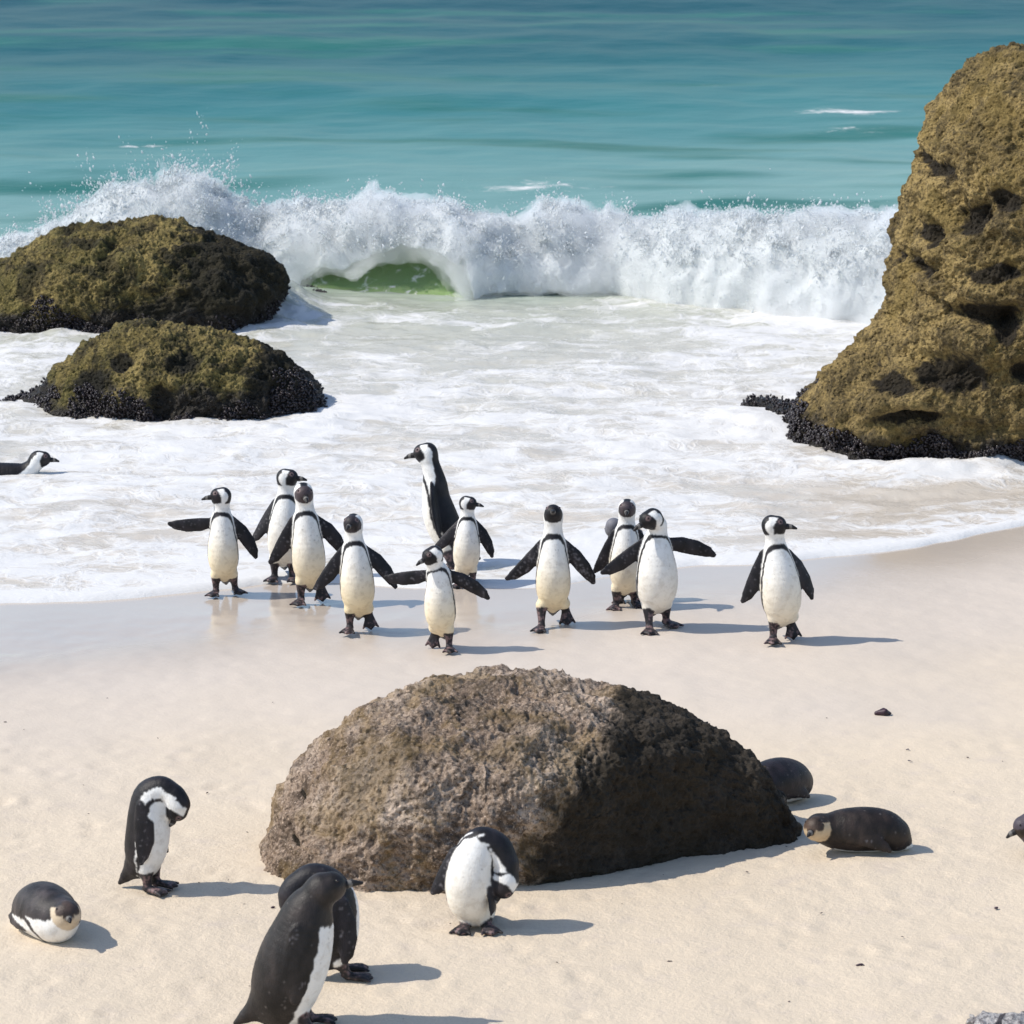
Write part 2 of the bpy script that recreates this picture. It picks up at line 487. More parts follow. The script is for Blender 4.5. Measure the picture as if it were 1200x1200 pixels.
# ------------------------------------------------------------------ the breaking wave's lines
_bp = [(-400, 345), (0, 345), (330, 343), (430, 350), (545, 356), (640, 352), (720, 351), (790, 362), (880, 372), (980, 384), (1070, 392), (1250, 400), (1600, 400)]
_bx, _by = ground([p[0] for p in _bp], [p[1] for p in _bp])
def wave_foot(x): return np.interp(x, _bx, _by)
_tp = [(-400, 268), (-100, 280), (0, 276), (40, 262), (80, 248), (110, 232), (150, 214), (190, 196), (232, 186), (262, 205), (300, 240), (345, 232), (395, 238), (440, 226),
       (470, 234), (530, 240), (600, 250), (660, 234), (700, 246), (760, 254), (800, 250), (870, 246), (950, 252), (1000, 256), (1060, 252), (1250, 258), (1600, 275)]
_tx, _tz = [], []
for p in _tp:
    x0, _ = on_plane(p[0], p[1], 28.0)
    x1, z1 = on_plane(p[0], p[1], wave_foot(float(x0)) + 0.42)
    _tx.append(float(x1)); _tz.append(float(z1))
def wave_top(x): return np.interp(x, _tx, _tz) - 0.10 - 0.15 * np.exp(-((x + 2.35) / 0.45) ** 2)
def wave_swell(x): return np.minimum(0.72 * np.interp(x, _tx, _tz), np.interp(x, [-9, -5, -3.4, -2.2, 3, 6, 9], [0.3, 0.5, 0.55, 0.6, 0.6, 0.5, 0.3]))

# ------------------------------------------------------------------ sea sheet
def sea_height(X, Y, d):
    far = sstep(9.5, 14, d)
    z = 0.016 + far * (0.035 * np.sin(Y * 0.92 + 0.9 * fbm(X * 0.16, Y * 0.1, 3.3, 2) + 0.13 * X) * np.exp(-np.clip(d - 30, 0, None) / 60)
                       + 0.042 * fbm(X * 0.5, Y * 0.6, 0.4, 3))
    sw = (1 - sstep(8, 10.5, d)) * sstep(0.0, 1.2, d)
    z = z + sw * (0.022 * fbm(X * 1.1, Y * 1.9, 5.2, 5, 2.1, 0.55) + 0.015 * fbm(X * 1.6, Y * 3.0, 8.8, 4, 2.1, 0.5, True) - 0.01)
    z = z * 1.0 + 0.03 * sstep(1.5, 7, d) * (1 - far)
    return z

def make_sea():
    xs = smooth_axis([(-1200, -60, 60), (-60, -9, 1.5), (-9, -4.6, 0.11), (-4.6, 4.6, 0.026), (4.6, 9, 0.11), (9, 60, 1.5), (60, 1200, 60)])
    of = smooth_axis([(0, 0.15, 0.01), (0.15, 10.5, 0.034), (10.5, 22, 0.09), (22, 45, 0.25), (45, 120, 2.0), (120, 2000, 60)])
    X, D = np.meshgrid(xs, of, indexing='ij')
    S = shore(X)
    Y = S + D
    z = sea_height(X, Y, D)
    sandz = 0.012 * fbm(X * 0.5, Y * 0.5, 7.1, 2) - D * 0.05
    lip = 1 - (1 - np.clip(D / 0.10, 0, 1)) ** 2
    z = np.maximum(z, sandz + 0.006)
    edge = sandz - 0.004
    z = edge + (z + 0.012 * np.exp(-D / 0.15) - edge) * lip
    n = fbm(X * 0.75, Y * 1.25, 11.0, 4)
    bands = fbm(X * 0.55, Y * 2.6 + 0.6 * fbm(X * 0.5, Y * 0.5, 2.2, 2), 4.4, 3, 2.0, 0.5, True)
    foam = 0.50 + 0.20 * n + 0.13 * bands
    foam -= 0.22 * np.exp(-((D - 7.2) / 1.3) ** 2) * sstep(3.0, 1.0, np.abs(X + 0.2))
    foam += 0.18 * np.exp(-((D - 7.6 + 0.25 * X) / 1.0) ** 2) * sstep(0.9, 1.9, X)
    foam = foam * (1 - sstep(8.3, 9.1, D))
    foam += 0.8 * np.exp(-(D / 0.09) ** 2) + 0.18 * np.exp(-D / 0.8)
    foam -= 0.22 * sstep(0.5, 1.8, X) * np.exp(-((D - 0.9) / 0.8) ** 2)
    # froth piling up round the feet of the rocks, and the surge pouring off the larger left rock
    for (px, py, rx, ry, amp) in ((318, 362, 0.35, 0.5, 0.35), (270, 392, 0.5, 0.25, 0.3), (60, 404, 0.7, 0.25, 0.25), (120, 482, 0.6, 0.22, 0.25), (320, 508, 0.5, 0.2, 0.25),
                                  (395, 490, 0.25, 0.4, 0.25), (880, 500, 0.3, 0.35, 0.3), (1000, 548, 0.5, 0.25, 0.28), (1110, 556, 0.5, 0.22, 0.3), (1180, 545, 0.4, 0.3, 0.3)):
        gx, gy = ground(px, py)
        e = np.exp(-((X - gx) / rx) ** 2 - ((Y - gy) / ry) ** 2)
        foam += 0.75 * amp * e; z += 0.028 * e * (1 + fbm(X * 3.0, Y * 4.0, 1.7, 3)) * lip
    gx, gy = ground(312, 368)
    e = np.exp(-((X - gx) / 0.30) ** 2 - ((Y - gy) / 0.55) ** 2)
    z += e * (0.14 + 0.06 * fbm(X * 6.0, Y * 3.0, 9.7, 3, 2.1, 0.55, True))
    # a torn patch of old foam out at sea, and faint streaks behind the breaker
    for (px, py, rx, ry, amp) in ((960, 133, 0.55, 0.30, 0.50), (1020, 135, 0.45, 0.22, 0.46), (1000, 152, 0.55, 0.3, 0.46), (835, 101, 0.35, 0.3, 0.34), (600, 224, 0.9, 0.4, 0.5), (160, 170, 0.6, 0.15, 0.45)):
        gx, gy = ground(px, py)
        foam += amp * np.exp(-((X - gx) / rx) ** 2 - ((Y - gy) / ry) ** 2)
    V = np.stack([X, Y, z], -1).reshape(-1, 3)
    o = build('sea', V, grid_faces(len(xs), len(of)), M_SEA, attrs={'offshore': D, 'foam': np.clip(foam, 0, 1.2)})
    tag(o, kind='structure')
make_sea()

def make_wave():
    xs = smooth_axis([(-9, -6.4, 0.1), (-6.4, 6.6, 0.035), (6.6, 9, 0.1)])
    q = np.concatenate([np.linspace(-0.25, 0.05, 8, endpoint=False), np.linspace(0.05, 0.5, 34, endpoint=False), np.linspace(0.5, 3.2, 40)])
    X, Q = np.meshgrid(xs, q, indexing='ij')
    hs = wave_swell(X)
    f = np.where(Q < 0.0, 0.0, np.where(Q < 0.5, np.clip(Q / 0.5, 0, 1) ** 0.8, 1))
    bk = np.clip((Q - 0.5) / 2.7, 0, 1)
    H = hs * np.where(Q < 0.5, sstep(-0.1, 1.05, f), 1 - sstep(0, 1, bk))
    Y = wave_foot(X) + Q + 0.05 * fbm(X * 0.9, Q, 1.0, 2)
    # the face hollows backwards under the lip
    hollow = np.where(Q < 0.5, np.sin(np.clip(f, 0, 1) * math.pi) * 0.10, 0)
    z = -0.05 + H * (1 + 0.08 * fbm(X * 0.8, Q * 2, 3.1, 3)) + 0.03 * sstep(0.3, 0.0, Q) + 0.03
    V = np.stack([X, Y + hollow, z], -1).reshape(-1, 3)
    o = build('breaking_wave', V, grid_faces(len(xs), len(q)), M_WAVE, attrs={'up': sstep(0.42, 1.0, Q)})
    tag(o, kind='structure')
make_wave()

def make_wave_foam():
    h = 0.018
    x0, x1 = -6.2, 6.4
    xs = np.arange(x0, x1, h, dtype=np.float32)
    qs = np.arange(-0.42, 1.25, h, dtype=np.float32)
    zs = np.arange(-0.08, 1.22, h, dtype=np.float32)
    X, Q, Z = np.meshgrid(xs, qs, zs, indexing='ij')
    hc = np.maximum(wave_top(xs), 0.25)[:, None, None].astype(np.float32)
    Yw = wave_foot(xs)[:, None, None].astype(np.float32) + Q
    a = np.where(Q < 0.42, 0.44, 0.75).astype(np.float32)
    r = np.sqrt(((Q - 0.42) / a) ** 2 + (np.maximum(Z, 0) / hc) ** 2)
    F = (r - 1) * 0.42
    big = fbm(X * 1.7, Yw * 1.7, Z * 1.2, 2, 2.1, 0.55, True) * 0.060 + fbm(X * 4.2, Yw * 4.0, Z * 2.6, 2, 2.1, 0.55) * 0.035
    small = fbm(X * 9.0 + 1.5 * noise3(X * 3, Yw * 3, Z * 3), Yw * 9.0, Z * 5.0, 3, 2.1, 0.62, True) * 0.022
    G = F - 0.09 * np.exp(-np.maximum(Z, 0) / 0.12) * (Q < 0.42) + 0.024 - 1.15 * big - 1.6 * small + 0.05 * noise3(X * 2.2 + 5, Yw * 2.2, Z * 2.2)   # the mist that hangs round the foam
    F = F + 0.050 - big - small
    # breaks in the foam along the foot where the green face shows
    cx, _ = on_plane(468, 330, 28.0); cx = float(cx)
    win = ((X - cx) / 0.56) ** 2 + ((Z - 0.0) / (0.41 + 0.24 * (X - cx))) ** 2
    wob = noise3(X * 3, Yw * 3, Z * 3) * 0.30 + fbm(X * 7, Yw * 7, Z * 3, 3) * 0.24
    cx2, _ = on_plane(640, 345, 28.0); cx2 = float(cx2)
    win2 = ((X - cx2) / 0.75) ** 2 + ((Z) / 0.07) ** 2
    cx3, _ = on_plane(380, 330, 28.0); cx3 = float(cx3)
    win3 = ((X - cx3) / 0.40) ** 2 + ((Z) / 0.22) ** 2
    def cut(F, e):
        F = np.where(Q < 0.6, np.maximum(F, (1 - e - win - wob) * 0.15), F)
        F = np.where(Q < 0.35, np.maximum(F, (1 - e - win2 - wob * 2) * 0.08), F)
        F = np.where(Q < 0.35, np.maximum(F, (1 - e - win3 - wob * 2) * 0.08), F)
        F[0] = F[-1] = 1; F[:, 0] = F[:, -1] = 1; F[:, :, 0] = F[:, :, -1] = 1
        return F.astype(np.float32)
    org = np.array([x0, -0.42, -0.08], np.float32)
    V, Fc = surface_nets(cut(F, 0.0), org, h)
    V = V.copy(); V[:, 1] += wave_foot(V[:, 0])
    o = build('wave_foam', V, Fc, M_FOAM)
    tag(o, 'white churning foam of the wave breaking in front of the turquoise sea', 'sea foam', kind='stuff')
    Vm, Fm = surface_nets(cut(G, 0.42)[::2, ::2, ::2], org, h * 2)
    Vm = Vm.copy(); Vm[:, 1] += wave_foot(Vm[:, 0])
    m = build('wave_mist', Vm, Fm, M_MIST)
    tag(m, 'fine white mist hanging round the foam of the breaking wave', 'sea mist', kind='stuff')
    return V

def make_spray(V):
    rs = np.random.RandomState(21)
    C, Rr = [], []
    top = wave_top(V[:, 0])
    pick = np.where((V[:, 2] > 0.55 * top) & (V[:, 1] - wave_foot(V[:, 0]) < 0.62))[0]
    low = np.where((V[:, 2] < 0.55 * top) & (V[:, 1] - wave_foot(V[:, 0]) < 0.4))[0]
    # jets thrown up from the crest
    AX = []
    for i in range(3500):
        p = V[rs.choice(pick)]
        big = 1.0 if not (-3.5 < p[0] < -1.8) else 2.4
        vel = np.array([rs.normal(0, 0.55), rs.normal(-0.15, 0.4), abs(rs.normal(0.95, 0.55)) * big ** 0.5])
        T = rs.uniform(0.04, 0.20) * big ** 0.5
        n = rs.randint(6, 30)
        t = np.sort(rs.uniform(0, T, n)); t = t ** 1.15
        P = p + vel * t[:, None] + np.array([0, 0, -4.9]) * (t ** 2)[:, None]
        P += rs.normal(0, 0.008, (n, 3)) * (1 + 4 * t / T)[:, None]
        C.append(P); Rr.append(np.clip(rs.lognormal(math.log(0.0036), 0.5, n), 0.0014, 0.012) * (1 - 0.45 * t / T))
        vv = vel + np.array([0, 0, -9.8]) * t[:, None]; vv /= np.linalg.norm(vv, axis=1)[:, None]
        AX.append(np.eye(3)[None] + 1.5 * vv[:, :, None] * vv[:, None, :] + rs.normal(0, 0.22, (n, 3, 3)))
    n_jet = sum(len(q) for q in C)
    # loose drops close over the crest
    n = 23000
    P = V[rs.choice(pick, n)] + np.stack([rs.normal(0, 0.03, n), rs.normal(-0.02, 0.04, n), np.abs(rs.exponential(0.035, n))], 1)
    C.append(P); Rr.append(np.clip(rs.lognormal(math.log(0.0032), 0.45, n), 0.0014, 0.010))
    # and over the front of the roller
    n = 7200
    P = V[rs.choice(low, n)] + np.stack([rs.normal(0, 0.03, n), -np.abs(rs.exponential(0.04, n)), rs.normal(0.01, 0.03, n)], 1)
    C.append(P); Rr.append(np.clip(rs.lognormal(math.log(0.0030), 0.45, n), 0.0013, 0.008))
    C = np.concatenate(C); Rr = np.concatenate(Rr)
    A = np.concatenate(AX + [np.eye(3)[None] + rs.normal(0, 0.28, (len(C) - n_jet, 3, 3))])
    Vb, Fb = scatter_blobs(C, Rr, A)
    o = build('sea_spray', Vb, Fb, M_FOAM)
    tag(o, 'fine white droplets flung up above the crest of the breaking wave', 'sea spray', kind='stuff')
make_spray(make_wave_foam())

# ------------------------------------------------------------------ rocks
def make_rock(name, label, group, outline, Yc, D, mat, disp, nu=560, nv=300, flat=0.75, shape=None, pits=(), stain_shade=None, centre=None, smooth_out=0.03):
    ol = np.array([on_plane(p[0], p[1], Yc) for p in outline], float)
    if centre is None: c = ol.mean(0)
    else: c = np.array(on_plane(centre[0], centre[1], Yc), float)
    dv = ol - c
    al = np.arctan2(dv[:, 1], dv[:, 0]); rr = np.linalg.norm(dv, axis=1)
    o = np.argsort(al); al = al[o]; rr = rr[o]
    al3 = np.concatenate([al - 2 * math.pi, al, al + 2 * math.pi]); rr3 = np.tile(rr, 3)
    dense = np.linspace(-math.pi, math.pi, 1440, endpoint=False)
    rd = np.interp(dense, al3, rr3)
    kk = np.hanning(2 * int(1440 * smooth_out) + 1); kk /= kk.sum()
    rd = np.convolve(np.concatenate([rd[-200:], rd, rd[:200]]), kk, 'same')[200:-200]
    a = np.linspace(-math.pi, math.pi, nu, endpoint=False)
    b = np.linspace(0.0, math.pi, nv)                  # 0 = towards the camera
    A, B = np.meshgrid(a, b, indexing='ij')
    Ra = np.interp(A, dense, rd, period=2 * math.pi)
    m = np.sin(B); sy = -np.cos(B)
    m2 = m ** flat
    Rm = rd.mean() * 0.9
    Re = Rm + (Ra - Rm) * sstep(0.05, 0.6, m)
    X = c[0] + np.cos(A) * Re * m2
    Z = c[1] + np.sin(A) * Re * m2
    Y = Yc + D * np.sign(sy) * np.abs(sy) ** 0.9
    V = np.stack([X, Y, Z], -1)
    V[..., 2] -= np.clip(V[..., 1] - Yc, 0, None) * 0.25 * sstep(0.0, 0.3, V[..., 2])
    if shape: V = shape(V)
    # normals from the grid
    def nrm(V):
        du = np.roll(V, -1, 0) - np.roll(V, 1, 0)
        dvv = np.gradient(V, axis=1)
        n = np.cross(dvv, du); n[:, 0] = n[:, 1].mean(0); n[:, -1] = n[:, -2].mean(0); n /= np.linalg.norm(n, axis=-1, keepdims=True) + 1e-9
        return n
    N = nrm(V)
    cc = np.array([c[0], Yc, c[1]])
    if ((V - cc) * N).sum(-1).mean() < 0: N = -N
    x, y, z = V[..., 0], V[..., 1], V[..., 2]
    d = np.zeros(x.shape)
    for (fr, am, rg) in disp:
        d += am * (fbm(x * fr, y * fr, z * fr, 3, 2.1, 0.5, rg) - (0.75 if rg else 0.0))
    st = np.zeros(x.shape)
    jx = x + 0.05 * noise3(x * 5, y * 5, z * 5); jz = z + 0.05 * noise3(x * 5 + 4, y * 5, z * 5)
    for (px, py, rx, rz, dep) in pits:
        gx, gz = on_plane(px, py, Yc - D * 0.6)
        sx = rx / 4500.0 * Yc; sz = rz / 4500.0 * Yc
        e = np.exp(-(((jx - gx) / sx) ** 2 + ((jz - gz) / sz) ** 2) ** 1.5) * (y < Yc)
        d -= dep * e; st = np.maximum(st, e * 1.1)  # hollows sunk in, their shade and dark patches put into the colour
    V = V + N * d[..., None]
    if stain_shade is not None: st = np.maximum(st, stain_shade(V))
    ii, jj = np.meshgrid(np.arange(nu), np.arange(nv - 1), indexing='ij')
    i2 = (ii + 1) % nu
    F = np.stack([ii * nv + jj, ii * nv + jj + 1, i2 * nv + jj + 1, i2 * nv + jj], -1).reshape(-1, 4)
    V2 = V.reshape(-1, 3)
    # orientation
    f0 = F[nu * nv // 3]; fn = np.cross(V2[f0[1]] - V2[f0[0]], V2[f0[2]] - V2[f0[0]])
    if np.dot(fn, V2[f0[0]] - cc) < 0: F = F[:, ::-1]
    base = np.array([c[0], Yc, 0.0])
    ob = build(name, V2 - base, F, mat, attrs={'stain_shade': st.reshape(-1)}, loc=tuple(base))
    tag(ob, label, 'rock', group)
    return ob, V, N

def mussels(rock, V, N, sel, n, seed, size=0.0095, dens=None):
    """a bed of small dark shells standing off the rock, one mesh"""
    rs = np.random.RandomState(seed)
    P = V[sel]; Q = N[sel]
    k = rs.choice(len(P), n)
    P = P[k] + rs.normal(0, 0.007, (n, 3)); Q = Q[k]
    ax = Q + rs.normal(0, 0.45, (n, 3)); ax /= np.linalg.norm(ax, axis=1)[:, None]
    t = np.cross(ax, rs.normal(0, 1, (n, 3))); t /= np.linalg.norm(t, axis=1)[:, None]
    u = np.cross(ax, t)
    A = np.stack([ax * 1.35, t * 1.0, u * 0.65], 1)
    r = size * rs.uniform(0.6, 1.3, n)
    Vb, Fb = scatter_blobs(P + ax * r[:, None] * 0.7, r, A)
    Vb = Vb - np.array(rock.location)
    o = build('mussel_bed', Vb, Fb, M_MUSSEL, parent=rock)
    o['kind'] = 'stuff'
    return o

# the boulder in the middle of the beach
gx, gy = ground(600, 1028)
Yc_mid = float(gy) + 0.60
def mid_shape(V):
    x, y, z = V[..., 0], V[..., 1], V[..., 2]
    xr = np.interp(z, [0, 0.25, 0.65], [0.02, 0.06, 0.34])
    w = 1 - 0.80 * sstep(-0.25, 1.15, x - xr) - 0.16 * sstep(-0.1, 1.35, xr - x)
    fr = y < Yc_mid
    yy = Yc_mid + (y - Yc_mid) * np.where(fr, 1.25 * w, 1.0)
    # the right-hand face is undercut, steep
    V = V.copy(); V[..., 1] = yy - 0.34 * np.clip(-0.1 - x, 0, 1.2) - 0.16 * np.clip(x - 0.5, 0, 1)
    return V
def mid_shade(V):  # shade of the right-hand face, painted into the rock colour
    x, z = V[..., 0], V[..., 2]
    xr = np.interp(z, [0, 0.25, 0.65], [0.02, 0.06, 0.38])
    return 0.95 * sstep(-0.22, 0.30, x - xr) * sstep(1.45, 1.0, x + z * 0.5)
out_mid = [(307, 1012), (309, 985), (322, 945), (346, 903), (372, 872), (402, 843), (440, 812), (470, 803), (492, 795), (510, 799), (545, 799), (600, 795), (640, 799), (680, 804), (735, 812), (790, 828),
           (850, 863), (898, 898), (925, 930), (938, 965), (936, 1000), (930, 1060), (800, 1120), (600, 1140), (430, 1130), (320, 1080)]
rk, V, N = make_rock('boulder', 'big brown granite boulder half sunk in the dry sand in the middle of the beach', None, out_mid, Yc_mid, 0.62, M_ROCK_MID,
                     [(1.3, 0.045, False), (3.4, 0.028, True), (9, 0.018, False), (24, 0.010, True), (60, 0.004, False)], nu=760, nv=420, flat=0.62, shape=mid_shape, stain_shade=mid_shade, centre=(620, 960), smooth_out=0.006,
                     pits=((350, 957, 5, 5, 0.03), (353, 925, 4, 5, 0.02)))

# the larger left rock, near the breaker
gx, gy = ground(150, 402)
Yc = float(gy) + 0.75
out_lu = [(-120, 385), (-90, 350), (-40, 325), (5, 305), (45, 286), (90, 271), (140, 267), (180, 265), (215, 268), (250, 276), (285, 283), (308, 294), (326, 310), (336, 326), (328, 345), (312, 375), (250, 430), (100, 450), (-60, 440)]
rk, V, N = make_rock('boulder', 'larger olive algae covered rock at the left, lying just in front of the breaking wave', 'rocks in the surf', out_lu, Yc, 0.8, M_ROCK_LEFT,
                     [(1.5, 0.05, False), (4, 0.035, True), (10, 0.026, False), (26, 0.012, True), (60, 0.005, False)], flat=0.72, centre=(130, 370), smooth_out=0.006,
                     stain_shade=lambda V: 0.95 * sstep(-3.2, -2.1, V[..., 0] - 0.5 * V[..., 2]) + 0.45 * sstep(0.35, 0.15, V[..., 2]))  # shaded right side painted near black; foot darkened too
mussels(rk, V, N, (V[..., 2] < 0.18 + 0.26 * noise3(V[..., 0] * 3.5, V[..., 1] * 3, 0.3)) & (V[..., 2] > -0.05) & (V[..., 1] < Yc + 0.2), 4200, 4)

# the lower left rock with mussels
gx, gy = ground(270, 498)
Yc = float(gy) + 0.55
out_ll = [(30, 476), (60, 458), (72, 430), (95, 408), (130, 390), (165, 379), (200, 378), (225, 385), (260, 395), (300, 405), (335, 425), (358, 440), (372, 462), (382, 490), (375, 515), (330, 540), (200, 550), (80, 520)]
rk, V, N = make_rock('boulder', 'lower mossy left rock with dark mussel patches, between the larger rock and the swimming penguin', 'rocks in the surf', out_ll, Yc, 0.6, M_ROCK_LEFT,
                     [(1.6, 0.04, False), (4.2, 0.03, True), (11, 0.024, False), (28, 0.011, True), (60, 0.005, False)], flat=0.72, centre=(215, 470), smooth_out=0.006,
                     stain_shade=lambda V: 0.98 * sstep(-2.0, -1.5, V[..., 0] - 0.3 * V[..., 2]),  # shade on the right half, put into the colour
                     pits=((105, 450, 22, 22, 0.06), (195, 465, 16, 22, 0.06), (140, 420, 14, 8, 0.03), (215, 420, 22, 14, 0.04)))
mussels(rk, V, N, (V[..., 2] < 0.14 + 0.26 * noise3(V[..., 0] * 3.5, V[..., 1] * 3.5, 2.3) + 0.10 * (V[..., 0] > -1.5)) & (V[..., 2] > -0.05) & (V[..., 1] < Yc + 0.2), 4200, 5)
# mussel ledge trailing to the left
def low_ledge(name, label, pts, seed, rad, cat='rock', group='rocks in the surf'):
    rs = np.random.RandomState(seed)
    xs = []; 
    P = np.array([[*ground(a, b), 0.0] for a, b in pts], float)
    seg = np.linspace(0, len(P) - 1, 60)
    C = np.stack([np.interp(seg, np.arange(len(P)), P[:, i]) for i in range(3)], 1)
    h = 0.02
    lo = C.min(0) - rad - 0.08; hi = C.max(0) + rad + 0.08
    g = [np.arange(lo[i], hi[i], h) for i in range(3)]
    X, Y, Z = np.meshgrid(*g, indexing='ij')
    F = np.full(X.shape, 9.0)
    for i, c in enumerate(C):
        rr = rad * (0.75 + 0.35 * math.sin(i * 0.9 + seed))
        F = np.minimum(F, np.sqrt((X - c[0]) ** 2 + (Y - c[1]) ** 2 + ((Z - c[2]) * 1.2) ** 2) - rr)
    F -= 0.022 * fbm(X * 7, Y * 7, Z * 7, 3)
    F[0] = F[-1] = 1; F[:, 0] = F[:, -1] = 1; F[:, :, 0] = F[:, :, -1] = 1
    V, Fc = surface_nets(F.astype(np.float32), lo.astype(np.float32), h)
    c0 = np.array([C[:, 0].mean(), C[:, 1].mean(), 0.0])
    o = build(name, V - c0, Fc, M_ROCK_LEFT, attrs={'stain_shade': np.ones(len(V))}, loc=tuple(c0))
    tag(o, label, cat, group)
    me = o.data
    nn = np.empty(len(V) * 3, np.float32); me.vertex_normals.foreach_get('vector', nn); nn = nn.reshape(-1, 3)
    mussels(o, V, nn, V[:, 2] > -0.02, 1000, seed)
    return o
low_ledge('rock_ledge', 'low dark mussel ledge trailing off the left end of the lower left rock', [(5, 478), (40, 470), (75, 470), (100, 472)], 6, 0.06)
low_ledge('rock_ledge', 'small black rock tip in the foam between the left rocks and green wave face', [(362, 345), (375, 352), (378, 360)], 8, 0.055)

# the tall rock on the right
gx, gy = ground(1060, 545)
Yc = float(gy) + 0.95
Yc_right = Yc
out_r = [(1215, 66), (1190, 65), (1163, 75), (1135, 98), (1108, 138), (1088, 190), (1070, 238), (1056, 285), (1052, 318), (1040, 362), (1012, 402), (978, 428), (955, 452), (930, 470), (922, 500), (950, 540), (1010, 570),
         (1150, 600), (1320, 600), (1500, 560), (1560, 450), (1540, 300), (1480, 170), (1400, 100), (1300, 72)]
rk, V, N = make_rock('rock_stack', 'tall golden brown rock stack with dark hollows standing in the surf at the right edge', 'rocks in the surf', out_r, Yc, 1.15, M_ROCK_RIGHT,
                     [(0.9, 0.09, False), (2.2, 0.06, True), (5, 0.035, False), (12, 0.022, True), (30, 0.010, False), (60, 0.004, False)], nu=1000, nv=560, flat=0.68, centre=(1240, 350), smooth_out=0.005,
                     pits=((1112, 208, 13, 12, 0.09), (1087, 220, 9, 9, 0.06), (1132, 252, 24, 20, 0.13), (1092, 278, 9, 12, 0.07), (1082, 316, 15, 11, 0.11), (1172, 232, 22, 17, 0.10), (1145, 355, 38, 16, 0.15),
                           (1165, 370, 20, 22, 0.10), (1110, 425, 48, 24, 0.16), (1045, 443, 22, 16, 0.10), (1060, 481, 44, 9, 0.12), (1190, 420, 16, 16, 0.08), (1160, 310, 30, 10, 0.05)))
mussels(rk, V, N, (V[..., 2] < 0.19 + 0.20 * noise3(V[..., 0] * 3.5, V[..., 1] * 3, 6.3)) & (V[..., 2] > -0.05) & (V[..., 1] < Yc + 0.3) & (V[..., 0] < 4.2), 9500, 9, 0.0105)
low_ledge('rock_ledge', 'dark mussel ledge reaching into the foam from the foot of the tall right rock', [(882, 482), (905, 484), (925, 492), (940, 506), (970, 528), (1010, 540)], 10, 0.11)

# ------------------------------------------------------------------ penguins
BLACK = np.array([0.010, 0.009, 0.0115]); WHITE = np.array([0.80, 0.79, 0.77]); CREAM = np.array([0.78, 0.64, 0.40])
H0 = 0.60

def unit(v):
    v = np.asarray(v, float); return v / np.linalg.norm(v)

def chain(P, nodes, closest=False):
    """distance to a chain of round cones; nodes: (x,y,z,r)"""
    best = np.full(len(P), 9.0, np.float32)
    seg = np.zeros(len(P), np.int16); tt = np.zeros(len(P), np.float32)
    for i in range(len(nodes) - 1):
        a = np.array(nodes[i][:3], np.float32); b = np.array(nodes[i + 1][:3], np.float32)
        ab = b - a; L = float(ab @ ab) + 1e-9
        t = np.clip(((P - a) @ ab) / L, 0, 1)
        q = P - a - t[:, None] * ab
        d = np.sqrt((q * q).sum(1)) - (nodes[i][3] + (nodes[i + 1][3] - nodes[i][3]) * t)
        if closest:
            m = d < best; seg[m] = i; tt[m] = t[m]
        best = np.minimum(best, d)
    return (best, seg, tt) if closest else best

def smin(a, b, k):
    h = np.clip(0.5 + 0.5 * (b - a) / k, 0, 1)
    return b + (a - b) * h - k * h * (1 - h)

def frame(u, hint):
    u = unit(u); w = unit(np.cross(u, hint)); v = np.cross(w, u)
    return u, v, w

